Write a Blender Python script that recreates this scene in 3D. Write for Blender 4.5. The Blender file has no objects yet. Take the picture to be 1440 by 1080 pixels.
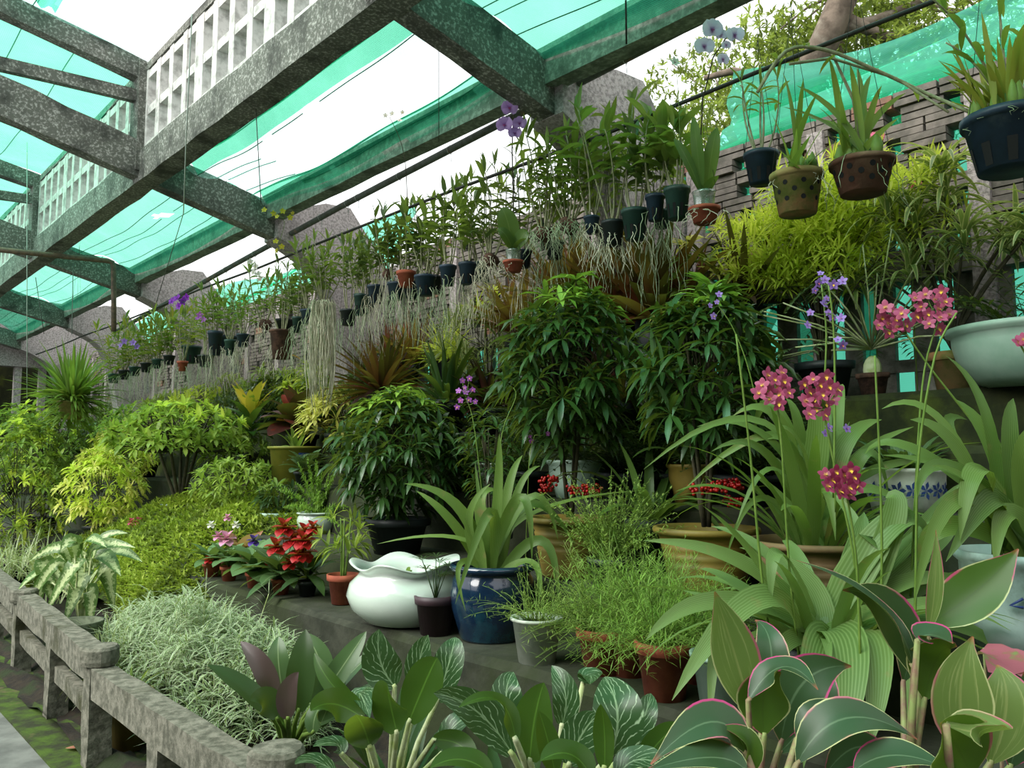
import bpy, math, random
import numpy as np
from math import sin, cos, pi, radians, sqrt
from mathutils import Vector as V
random.seed(7)
R = random.uniform
S = bpy.context.scene
C = S.collection
UP = V((0, 0, 1))

# ------------------------------------------------------------------ camera
F = 1150.0; AZ = radians(42); PT = radians(5.2); CZ = 1.55
fw = V((sin(AZ)*cos(PT), cos(AZ)*cos(PT), sin(PT)))
rt = V((cos(AZ), -sin(AZ), 0))
uu = V((-sin(AZ)*sin(PT), -cos(AZ)*sin(PT), cos(PT)))
CAM = V((0, 0, CZ))
cd = bpy.data.cameras.new('camera'); cam = bpy.data.objects.new('camera', cd); C.objects.link(cam)
cd.sensor_width = 36; cd.lens = F/1440*36; cd.clip_start = .05; cd.clip_end = 200
cam.location = CAM; cam.rotation_euler = fw.to_track_quat('-Z', 'Y').to_euler()
S.camera = cam
def ray(x, y): return fw + rt*((x-720)/F) + uu*((540-y)/F)
def PD(x, y, D): return CAM + ray(x, y)*D                      # point seen at x, y at depth D
def PX(x, y, X):
    r = ray(x, y); return CAM + r*(X/r.x)
def PY(x, y, Y):
    r = ray(x, y); return CAM + r*(Y/r.y)
def dep(p): return (p-CAM).dot(fw)
def ON(px, X, z):                                              # point on height z, plane X, in image column px
    a = (px-720)/F; dz = z-CZ
    A, B = fw.x+a*rt.x, uu.x
    Cc, Dd = fw.z, uu.z
    det = A*Dd-B*Cc
    t = (X*Dd-B*dz)/det; tb = (A*dz-Cc*X)/det
    return V((X, t*fw.y+t*a*rt.y+tb*uu.y, z))

# ------------------------------------------------------------------ materials
M = {}
def rgb(h):
    if isinstance(h, str):
        c = [int(h[i:i+2], 16)/255 for i in (0, 2, 4)]
        return tuple(((x/12.92) if x <= .04045 else ((x+.055)/1.055)**2.4) for x in c)+(1,)
    return tuple(h)+(1,)
class NT:
    def __init__(s, name):
        s.m = bpy.data.materials.new(name); s.m.use_nodes = True; s.t = s.m.node_tree
        s.t.nodes.clear(); s.out = s.t.nodes.new('ShaderNodeOutputMaterial'); M[name] = s.m
    def n(s, typ, ins=None, **kw):
        o = s.t.nodes.new('ShaderNode'+typ)
        for k, v in kw.items(): setattr(o, k, v)
        for k, v in (ins or {}).items():
            if hasattr(v, 'is_output') or isinstance(v, bpy.types.NodeSocket): s.t.links.new(v, o.inputs[k])
            else: o.inputs[k].default_value = v
        return o
    def math(s, op, a, b=0., c=0.):
        return s.n('Math', {0: a, 1: b, 2: c}, operation=op).outputs[0]
    def mix(s, f, a, b):
        o = s.t.nodes.new('ShaderNodeMix'); o.data_type = 'RGBA'
        for k, v in ((0, f), (6, a), (7, b)):
            if isinstance(v, bpy.types.NodeSocket): s.t.links.new(v, o.inputs[k])
            else: o.inputs[k].default_value = v
        return o.outputs[2]
    def noise(s, scale, detail=4., co=None, rough=.6):
        i = {'Scale': scale, 'Detail': detail, 'Roughness': rough}
        if co is None: co = s.n('NewGeometry').outputs['Position']
        i['Vector'] = co
        return s.n('TexNoise', i).outputs[0]
    def ramp(s, v, a, b):
        return s.n('MapRange', {0: v, 1: a, 2: b, 3: 0., 4: 1.}).outputs[0]
    def surf(s, sh): s.t.links.new(sh, s.out.inputs[0])
def leafmat(name, c1, c2, rough=.45, trans=.32, pat=None, c3='d8e8b0', rib=None, spec=.42):
    t = NT(name); g = t.n('NewGeometry'); rnd = g.outputs['Random Per Island']
    uv = t.n('UVMap').outputs[0]; sp = t.n('SeparateXYZ', {0: uv}); u, v = sp.outputs[0], sp.outputs[1]
    col = t.mix(rnd, rgb(c1), rgb(c2))
    au = t.math('ABSOLUTE', t.math('SUBTRACT', u, .5))
    nz = t.noise(14., 3.)
    if pat == 'pleat':
        w = t.math('SINE', t.math('MULTIPLY', u, 62.))
        col = t.mix(t.math('MULTIPLY', t.ramp(w, -.2, 1.), .45), col, rgb(c3))
        col = t.mix(t.math('MULTIPLY', t.ramp(t.noise(9., 4.), .62, .72), .7), col, rgb('8a7a4a'))
    elif pat == 'vein':
        ph = t.math('SUBTRACT', t.math('MULTIPLY', v, 6.), t.math('MULTIPLY', t.math('POWER', au, .8), 5.5))
        ph = t.math('ADD', ph, t.math('MULTIPLY', t.math('SUBTRACT', nz, .5), 2.6))
        w = t.math('PINGPONG', ph, .5)
        m = t.math('MULTIPLY', t.ramp(w, .1, .02), t.ramp(t.noise(60., 2.), .35, .55))
        col = t.mix(m, col, rgb(c3))
    elif pat == 'edge':
        st = t.ramp(t.noise(1., 2., t.n('VectorMath', {0: uv, 1: (16., 1.2, 1.)}, operation='MULTIPLY').outputs[0]), .56, .66)
        col = t.mix(t.math('MULTIPLY', st, .5 if 'pale' in name else .0), col, rgb('b3bf7a'))
        col = t.mix(t.ramp(au, .462, .478), col, rgb('c0c98c'))
        col = t.mix(t.math('MULTIPLY', t.ramp(au, .44, .465), t.ramp(t.noise(7., 2.), .46, .54)), col, rgb(c3))
        col = t.mix(t.math('MULTIPLY', t.ramp(v, .93, 1.), .8), col, rgb('b05a30'))
    elif pat == 'center':
        m = t.math('SUBTRACT', 1., t.math('MULTIPLY', au, 2.4))
        m = t.math('ADD', m, t.math('MULTIPLY', t.math('SUBTRACT', t.noise(60., 4.), .5), 2.8))
        col = t.mix(t.ramp(m, .3, .7), col, rgb(c3))
    elif pat == 'margin':
        col = t.mix(t.ramp(au, .30, .38), col, rgb(c3))
    elif pat == 'tip':
        col = t.mix(t.ramp(v, .2, .9), col, rgb(c3))
    elif pat == 'blotch':
        col = t.mix(t.ramp(nz, .56, .66), col, rgb(c3))
    elif pat == 'face':
        col = t.mix(t.ramp(v, .3, .0), col, rgb(c3))
    if rib: col = t.mix(t.math('MULTIPLY', t.ramp(au, .03, .012), .7), col, rgb(rib))
    if name[:3] == 'lf_' and 'red' not in name: col = t.n('HueSaturation', {'Hue': .486, 'Saturation': .95, 'Value': 1.03, 'Color': col}).outputs[0]
    p = t.n('BsdfPrincipled', {'Base Color': col, 'Roughness': rough, 'Specular IOR Level': spec})
    if trans:
        tr = t.n('BsdfTranslucent', {'Color': t.mix(.35, col, rgb('b8d040') if pat != 'face' else col)})
        t.surf(t.n('MixShader', {0: trans, 1: p.outputs[0], 2: tr.outputs[0]}).outputs[0])
    else: t.surf(p.outputs[0])
def solid(name, c1, c2=None, rough=.6, scale=8., lo=.4, hi=.6, c3=None, s3=3., lo3=.55, hi3=.65, bump=0., spec=.4, coat=0., moss=None):
    t = NT(name); col = rgb(c1)
    if c2: col = t.mix(t.ramp(t.noise(scale, 6.), lo, hi), rgb(c1), rgb(c2))
    if c3: col = t.mix(t.ramp(t.noise(s3, 6.), lo3, hi3), col, rgb(c3))
    ins = {'Base Color': col, 'Roughness': rough, 'Specular IOR Level': spec, 'Coat Weight': coat}
    if bump:
        b = t.n('Bump', {'Strength': bump, 'Distance': .01, 'Height': t.noise(scale*2.5, 8.)})
        ins['Normal'] = b.outputs[0]
    t.surf(t.n('BsdfPrincipled', ins).outputs[0])
solid('concrete', '66675f', 'b2b1aa', .9, 50., .5, .66, '3c3d38', 4., .48, .68, .5)
solid('concrete_eave', '6a746a', '8f998e', .9, 30., .45, .62, '4a544a', 4., .5, .66, .4)
solid('concrete_rough', 'b0a7a6', '807a78', .95, 45., .42, .62, '6e6a66', 2.2, .58, .72, .7)
solid('concrete_lattice', 'd6d2ce', 'a8a4a0', .9, 14., .45, .65, '7c7c74', 4., .62, .72, .4)  # overexposure haze is put into this pale base colour
solid('concrete_green', '23261b', '37392e', .95, 9., .38, .62, '262e14', 1.8, .42, .58, .5)
solid('moss_block', '1e230d', '2b3114', .95, 9., .4, .6, '4a5414', 2.3, .55, .7, .5)
solid('fence_concrete', '4e4f43', '78776a', .92, 26., .4, .62, '35371f', 3., .56, .7, .6)
solid('brick', '5f5b55', '7d766f', .92, 9., .4, .62, '4b4a42', 4., .5, .66, .5)
solid('brick_red', '8d6654', '6f5a50', .92, 9., .4, .62, None, 4., .5, .66, .5)
solid('board_grey', '7c7a72', '5c5c54', .9, 18., .4, .62, '9a9890', 3., .55, .7, .4)
solid('path', '565955', '767a74', .9, 5., .35, .65, '3d4a1c', 2.2, .62, .7, .3)
solid('path_moss', '3c540f', '262d14', .95, 9., .4, .6, '5c4f3a', 5., .6, .7, .5)
solid('soil', '17130d', '2a2318', .95, 20., .4, .6, '202c10', 4., .5, .6, .6)
solid('grass_out', '33421c', '4c5a2a', .95, 3.)
solid('pipe_paint', '59625a', '474d42', .55, 20., .4, .6, '7b5a3c', 6., .6, .7, .1)
solid('pipe_rust', '75604f', '564a40', .7, 20., .4, .6)
solid('iron', '24241f', '33302a', .6, 20.)
solid('wire', '3c3f38', None, .5)
solid('wire_pale', 'a8b5ac', None, .6)
solid('terracotta', '8a4330', 'a3573d', .8, 12., .4, .6, '6b4a3a', 3., .6, .72, .15)
solid('terracotta_brown', '6b4838', '5a4232', .9, 12., .4, .6, '7f6650', 3., .6, .72, .3)
solid('terracotta_pale', 'a06a50', '8a5a44', .85, 12., .4, .6, 'a89a84', 4., .55, .7, .2)
solid('terracotta_moss', '8a7a4c', '5f6a2c', .9, 9., .42, .6, 'a0734e', 4., .55, .66, .3)
solid('brown_basket', '5d4336', '3d2c22', .95, 20., .4, .6, None, 3., .6, .7, .6)
solid('plastic_navy', '1c2c38', '25384a', .5, 6., .4, .6, '3d4a4c', 8., .62, .75)
solid('plastic_green', '1f3a34', '2d4c43', .5, 6., .4, .6, '4c5c54', 8., .62, .75)
solid('plastic_black', '141a1b', '20282a', .5, 6.)
solid('hole_black', '060606', None, .9)
solid('pot_yellow', '786628', '655a24', .6, 5., .4, .6, '4f5a22', 2.6, .55, .72, .1)
solid('pot_tan', '7a6440', '655338', .65, 5., .4, .6, '4f5a2a', 2.6, .58, .72, .1)
solid('pot_white', 'c6d2c8', 'bccabf', .12, 3., .4, .6, None, 3., .6, .7, 0, .5, .6)
solid('pot_white_dirty', 'a9b5a4', 'c9cfc2', .6, 9., .4, .6, '6f7758', 3., .6, .72, .1)
solid('pot_celadon', '8fae9c', 'a5bdae', .35, 4., .4, .6, '5c7358', 3., .58, .72, .0)
solid('pot_pale_blue', '8fa7a2', 'a5b8b2', .5, 4., .4, .6, '5a6c5c', 3., .6, .72, .1)
solid('pot_maroon', '33242a', '3e2d33', .5, 6., .4, .6)
solid('glaze_blue', '0b1a2e', '12283f', .15, 3., .4, .6, '1d4a55', 2.5, .6, .72, 0, .5, .7)
solid('blue_paint', '22386e', '182a58', .4, 10.)
solid('olive_tub', '7f7d2c', '656b26', .6, 4., .4, .6, '9a9440', 3., .6, .7)
solid('wicker', '5c6450', '474f3c', .9, 40.)
solid('stem_green', '5d7a2c', '6f8a3c', .6, 12.)
solid('stem_cane', '7a7f5a', '9a9a78', .7, 30., .4, .6)
solid('stem_dark', '2e2c1c', '43402a', .8, 20.)
solid('stem_pink', '8a6a5a', '8fa060', .6, 16., .4, .6)
solid('stem_pale', 'c5cda4', '9fb06c', .6, 16., .4, .6)
solid('bark', '6f6256', '4c4238', .95, 6., .4, .6, '8f8678', 3., .55, .7, .8)
solid('root', 'dcd9c2', 'b5b698', .8, 16., .4, .6)
solid('root_green', 'b0bf9e', '8a9f78', .8, 16., .4, .6)
solid('berry', 'a01410', '7a0c0c', .25, 8.)
solid('petal_lip', 'c03a6a', 'd8a020', .5, 60., .45, .55)
solid('petal_lip_dark', '7a1038', '98205a', .5, 60.)
solid('petal_gold', 'e0b040', None, .5)
def clear(name):
    t = NT(name)
    g = t.n('BsdfGlossy', {'Color': (.9, .95, .92, 1), 'Roughness': .15})
    d = t.n('BsdfPrincipled', {'Base Color': rgb('8a9c8c'), 'Roughness': .3})
    a = t.n('MixShader', {0: .35, 1: d.outputs[0], 2: g.outputs[0]})
    tr = t.n('BsdfTransparent')
    t.surf(t.n('MixShader', {0: .45, 1: tr.outputs[0], 2: a.outputs[0]}).outputs[0])
clear('clear_plastic')
def net(name, c, op, thr, sc=60.):
    t = NT(name)
    uv = t.n('UVMap').outputs[0]; sp = t.n('SeparateXYZ', {0: uv})
    w = t.math('SINE', t.math('MULTIPLY', sp.outputs[0], sc*6.28))
    n1 = t.noise(1.6, 5.)
    k = t.math('ADD', t.math('MULTIPLY', w, .06), t.math('MULTIPLY', t.math('SUBTRACT', n1, .5), .6))
    fac = t.n('Clamp', {0: t.math('ADD', k, op)}).outputs[0]
    tr = t.n('BsdfTransparent', {'Color': rgb(thr)})
    tl = t.n('BsdfTranslucent', {'Color': rgb(c)}); df = t.n('BsdfDiffuse', {'Color': rgb(c)})
    a = t.n('MixShader', {0: .45, 1: tl.outputs[0], 2: df.outputs[0]})
    t.surf(t.n('MixShader', {0: fac, 1: tr.outputs[0], 2: a.outputs[0]}).outputs[0])
net('net_teal', '4cc8a0', .32, '9cecd0')
net('net_deep', '7ce8cc', .38, '90ecd4')
net('net_wall', '2fae8c', .6, '68ccb0')
net('net_pale', '8fe0cc', .25, 'e8fff8')
solid('net_seam', '1f6a58', None, .9)

leafmat('lf_ardisia', '1a3c16', '2a541f', .32, .22, rib='3f6a30', spec=.5)
leafmat('lf_ardisia_new', '5a9226', '86b83a', .4, .35)
leafmat('lf_orchid', '557a2e', '7c9c42', .45, .4, rib='7fa050')
leafmat('lf_orchid_dark', '33542a', '4c7038', .45, .3)
leafmat('lf_orchid_yel', '7a9430', 'a09a34', .45, .4)
leafmat('lf_broad', '3c6428', '527a34', .35, .3, rib='6c8c48')
leafmat('lf_palmgrass', '4a7030', '688c42', .5, .3, 'pleat', '8cac68')
leafmat('lf_palmgrass_b', '3c6420', '5a7e2c', .5, .35, 'pleat', '7c9c50')
leafmat('lf_agla', '1f4220', '2b522a', .33, .15, 'vein', '8fae88', rib='86a67c')
leafmat('lf_agla_back', '23480f', '305c14', .4, .35, rib='4f8428')
leafmat('lf_philo', '2f4f28', '4a6c40', .35, .2, rib='88a070')
leafmat('lf_purple', '3a3032', '4a3834', .4, .15)
leafmat('lf_silver', '48702f', '6a8c48', .5, .25, 'margin', 'd8e6cc')
leafmat('lf_whitegrass', '8fa66a', '7a9456', .5, .3, 'margin', 'd5dcb8')
leafmat('lf_dieff', '3c6428', '50783a', .4, .3, 'center', 'b5c890')
leafmat('lf_moss', '7a9a22', '9ab232', .7, .35)
leafmat('lf_moss_dark', '4c661a', '6a7c24', .7, .3)
leafmat('lf_lime', 'b4d038', 'd4e850', .5, .55)
leafmat('lf_gold', 'c8cc58', 'e4e47c', .5, .45)
leafmat('lf_mid', '4f7428', '6f9036', .45, .4)
leafmat('lf_mid2', '6c8f30', '98b448', .45, .45)
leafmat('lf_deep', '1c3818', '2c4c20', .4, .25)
leafmat('lf_wisp', '6c8c34', '86a448', .6, .35)
leafmat('lf_fern', '6a9a34', '80b044', .6, .4)
leafmat('lf_brom', '7a4028', '94522c', .45, .35, 'tip', '5a2018')
leafmat('lf_brom_dark', '3c1c1a', '54281e', .4, .25, 'tip', '2a1214')
leafmat('lf_brom_gold', '9a7430', '7a7a30', .45, .4, 'tip', '8a5a24')
leafmat('lf_croton', 'c8c020', 'e0cc28', .4, .4, 'blotch', '5a8a20')
leafmat('lf_croton_green', '24501c', '346824', .35, .25)
leafmat('lf_redleaf', '3c1a1c', '4c2020', .4, .2, 'blotch', '6a1c18')
leafmat('lf_red', 'a02018', '8a1a18', .4, .3)
leafmat('lf_cordy', '36543a', '2e4c30', .38, .22, 'edge', 'c0286a', rib='5f7f5c')
leafmat('lf_cordy_green', '305814', '3c6618', .4, .35, 'edge', 'c04060', rib='33561a')
leafmat('lf_cordy_pale', '5c7c3a', '6a8844', .4, .35, 'edge', 'c04a6a', rib='8a9a58')
leafmat('lf_caladium', '9a4a54', 'a85a60', .5, .3, 'blotch', '6a8a48')
leafmat('lf_drac', '5f8040', '7a9850', .4, .35, 'margin', 'c0ca80')
leafmat('lf_tree', '3a4c26', '566a34', .6, .4)
leafmat('lf_tree2', '66803c', '90a850', .6, .45)
leafmat('lf_tree3', '2a3c1c', '465c2a', .6, .35)
leafmat('lf_straw', 'a58a58', 'c0a878', .8, .4)
leafmat('lf_straw_red', 'a86848', 'b88a60', .8, .4)
leafmat('lf_glox', '446c3c', '5c8450', .55, .25)
leafmat('lf_peach', 'b88668', 'a87858', .5, .35)
leafmat('pt_magenta', 'a83a58', 'c05a84', .5, .3, 'face', 'e0b060')
leafmat('pt_magenta_deep', '8c2444', 'a43a64', .5, .3, 'face', 'e0b060')
leafmat('pt_lilac', '9468c4', 'a884d4', .5, .3, 'face', '8048b0')
leafmat('pt_mauve', 'a050b4', 'b868c4', .5, .3, 'face', 'd8a0d8')
leafmat('pt_purple', '7a18a8', '9a30c4', .5, .3, 'face', '6a1094')
leafmat('pt_phal', 'f4eef8', 'e6daf2', .5, .5, 'face', 'a050b0')
leafmat('pt_phal_mauve', 'b088cc', 'c4a0dc', .5, .3, 'face', '9040a8')
leafmat('pt_white', 'e8e6e0', 'f2f0ea', .5, .3)
leafmat('pt_yellow', 'c8c428', 'd8cc40', .5, .35)
leafmat('pt_orange', 'd89010', 'e0a020', .5, .35)
leafmat('pt_pink', 'd890b8', 'e0a0c4', .5, .3)
leafmat('pt_hotpink', 'c83a70', 'd85a88', .5, .3)
leafmat('pt_red', '8c1018', 'a81820', .45, .2)
leafmat('pt_violet', '3a1c74', '4c2c90', .5, .2)

# ------------------------------------------------------------------ mesh builder
class MB:
    def __init__(s): s.v = []; s.f = []; s.uv = []; s.mi = []
    def vert(s, p, u=0., v=0.):
        s.v.append((p[0], p[1], p[2])); s.uv.append((u, v)); return len(s.v)-1
    def face(s, f, mi=0): s.f.append(f); s.mi.append(mi)
    def build(s, name, mats, parent=None, loc=None, smooth=True, kind=None, label=None):
        if not isinstance(mats, (list, tuple)): mats = [mats]
        if parent and 3.3 < parent.location.x < 4.6 and 0 < parent.location.z < 2.2:      # plants grow up against the wall, not through it
            px_ = parent.location.x; s.v = [(x if x+px_ < 4.2 else 4.2+.3*(1-math.exp(-(x+px_-4.2)/.3))-px_, y, z) for x, y, z in s.v]
        me = bpy.data.meshes.new(name); me.from_pydata(s.v, [], s.f)
        for m in mats: me.materials.append(M[m])
        n = len(s.f)
        if n:
            me.polygons.foreach_set('material_index', np.array(s.mi, dtype=np.int32))
            me.polygons.foreach_set('use_smooth', np.full(n, smooth, dtype=bool))
            li = np.empty(len(me.loops), dtype=np.int32); me.loops.foreach_get('vertex_index', li)
            l = me.uv_layers.new(name='UVMap')
            l.data.foreach_set('uv', np.array(s.uv, dtype=np.float32)[li].ravel())
        me.update()
        o = bpy.data.objects.new(name, me); C.objects.link(o)
        if parent: o.parent = parent
        if loc is not None: o.location = loc
        if kind: o['kind'] = kind
        if label: o['label'] = label
        return o
PROF = {
    'lance': lambda t: max(.02, 2.05*(t**.75)*((1-t)**.85)),
    'strap': lambda t: max(.015, min(1., .35+t*3.2)*(1-t**3.2)**.8),
    'oval': lambda t: max(.03, sin(pi*min(1, t*.97+.015))**.62),
    'ovate': lambda t: max(.02, 2.0*(min(1, t*1.02+.03)**.55)*((1-t)**.75)*.88),
    'heart': lambda t: max(.02, (1-t)**.7*1.25*min(1, .55+t*3.)),
    'line': lambda t: max(.06, 1-t**2),
    'petal': lambda t: max(.1, sin(pi*(.12+.83*t))**.8),
    'cordy': lambda t: max(.03, sin(pi*min(1, t**.8))**1.1),
    'neck': lambda t: max(.05, min(1, max(.12, (t-.18)*4.5))*(1-max(0, t-.2)/.8*1.0)**.75*1.25) if t > .18 else .1,
}
def ribbon(mb, pts, tang, nrms, W, fold, prof, cols=2, mi=0, wave=0.):
    pf = PROF[prof]; n = len(pts)-1; rows = []
    ph = R(0, 6.28)
    for i, (p, T, N) in enumerate(zip(pts, tang, nrms)):
        t = i/n; w = W*.5*pf(t); sd = T.cross(N)
        row = []
        for k in range(cols+1):
            a = 2*k/cols-1
            off = sd*(a*w)+N*(fold*w*abs(a)**1.4)
            if wave: off += N*(wave*w*a*a*sin(t*11+ph+(a > 0)*2.))
            row.append(mb.vert(p+off, k/cols, t))
        rows.append(row)
    for i in range(n):
        a, b = rows[i], rows[i+1]
        for k in range(cols): mb.face((a[k], a[k+1], b[k+1], b[k]), mi)
def leaf(mb, p, d, L, W, droop=.8, fold=.25, n=3, prof='lance', cols=2, mi=0, roll=0., wave=0.):
    d = d.normalized(); sd = d.cross(UP)
    if sd.length < .05: a = R(0, 6.28); sd = V((cos(a), sin(a), 0))
    sd.normalize(); N = sd.cross(d)
    if N.z < 0: N = -N
    if roll: N = (N*cos(roll)+sd*sin(roll)).normalized()
    st = L/n; th = droop/n; c, s_ = cos(th), sin(th)
    P, T, Ns = [], [], []
    for i in range(n+1):
        P.append(p.copy()); T.append(d); Ns.append(N)
        p = p+d*st
        if roll:
            g = (d*c-UP*s_); d = g.normalized(); N = (N-d*N.dot(d)).normalized()
        else: d, N = d*c-N*s_, N*c+d*s_
    ribbon(mb, P, T, Ns, W, fold, prof, cols, mi, wave)
def bez(A, B, Cc, n):
    K = B*2-(A+Cc)*.5; P, T = [], []
    for i in range(n+1):
        t = i/n
        P.append(A*((1-t)**2)+K*(2*t*(1-t))+Cc*(t*t))
        T.append(((K-A)*(1-t)+(Cc-K)*t).normalized())
    return P, T
def leafb(mb, A, B, Cc, W, hint, fold=.25, n=12, prof='strap', cols=4, mi=0, wave=0.):
    P, T = bez(A, B, Cc, n); Ns = []; last = None
    for t in T:
        N = hint-t*hint.dot(t)
        if N.length < .1: N = last or UP
        N.normalize()
        if last is not None and N.dot(last) < 0: N = -N
        last = N; Ns.append(N)
    ribbon(mb, P, T, Ns, W, fold, prof, cols, mi, wave)
def tube(mb, pts, r0, r1=None, k=5, mi=0):
    if r1 is None: r1 = r0
    n = len(pts)-1; prev = None; N = None
    for i, p in enumerate(pts):
        t = (pts[min(n, i+1)]-pts[max(0, i-1)])
        if t.length < 1e-7: t = V((0, 0, 1))
        t.normalize()
        if N is None:
            N = t.cross(V((.3, .9, .1))); 
            if N.length < .1: N = t.cross(V((1, 0, 0)))
        N = (N-t*N.dot(t)).normalized(); B = t.cross(N); r = r0+(r1-r0)*i/max(1, n)
        ring = [mb.vert(p+N*(r*cos(2*pi*j/k))+B*(r*sin(2*pi*j/k)), j/k, i/n) for j in range(k)]
        if prev:
            for j in range(k): mb.face((prev[j], prev[(j+1) % k], ring[(j+1) % k], ring[j]), mi)
        else: mb.face(tuple(reversed(ring)), mi)
        prev = ring
    mb.face(tuple(prev), mi)
def box(mb, lo, hi, mi=0):
    x0, y0, z0 = lo; x1, y1, z1 = hi
    a = [mb.vert(p) for p in ((x0, y0, z0), (x1, y0, z0), (x1, y1, z0), (x0, y1, z0), (x0, y0, z1), (x1, y0, z1), (x1, y1, z1), (x0, y1, z1))]
    for f in ((3, 2, 1, 0), (4, 5, 6, 7), (0, 1, 5, 4), (1, 2, 6, 5), (2, 3, 7, 6), (3, 0, 4, 7)): mb.face(tuple(a[i] for i in f), mi)
def beam(mb, A, B, w, h, mi=0, seg=1, jit=0.):
    # rectangular bar, w horizontal, h vertical; A and B are on the axis
    T = (B-A).normalized(); sd = T.cross(UP)
    if sd.length < .01: sd = V((1, 0, 0))
    sd.normalize(); N = sd.cross(T); prev = None
    for i in range(seg+1):
        p = A+(B-A)*(i/seg)
        ring = [mb.vert(p+sd*(x*w/2+R(-jit, jit))+N*(y*h/2+R(-jit, jit))) for x, y in ((-1, -1), (1, -1), (1, 1), (-1, 1))]
        if prev:
            for j in range(4): mb.face((prev[j], ring[j], ring[(j+1) % 4], prev[(j+1) % 4]), mi)
        else: mb.face(tuple(ring), mi)
        prev = ring
    mb.face(tuple(reversed(prev)), mi)
def lathe(mb, prof, k=28, mi=0, fn=None, c=(0, 0, 0)):
    prev = None
    for i, (r, z) in enumerate(prof):
        ring = []
        for j in range(k):
            a = 2*pi*j/k; rr, zz = (r, z) if fn is None else fn(r, z, a, i)
            ring.append(mb.vert((c[0]+rr*cos(a), c[1]+rr*sin(a), c[2]+zz), j/k, i/len(prof)))
        if prev:
            for j in range(k): mb.face((prev[j], prev[(j+1) % k], ring[(j+1) % k], ring[j]), mi)
        prev = ring
def ball(mb, c, r, k=6, mi=0, sq=1.):
    pr = [(r*sin(pi*i/k)+1e-5, -r*cos(pi*i/k)*sq) for i in range(k+1)]
    lathe(mb, pr, k+1, mi, None, c)
def rdir(zlo=-1., zhi=1.):
    z = R(zlo, zhi); a = R(0, 2*pi); q = sqrt(max(0, 1-z*z)); return V((q*cos(a), q*sin(a), z))

# ------------------------------------------------------------------ things
def thing(name, label, cat, loc, group=None, rz=0.):
    o = bpy.data.objects.new(name, None); C.objects.link(o); o.location = loc; o.rotation_euler = (0, 0, rz)
    o.empty_display_size = .05
    o['label'] = label; o['category'] = cat; o['kind'] = 'thing'
    if group: o['group'] = group
    return o
def tag(o, label, cat, group=None):
    o['label'] = label; o['category'] = cat
    if group: o['group'] = group
    return o
def struct(name, mb, m, smooth=False):
    o = mb.build(name, m, smooth=smooth); o['kind'] = 'structure'; return o

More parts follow.
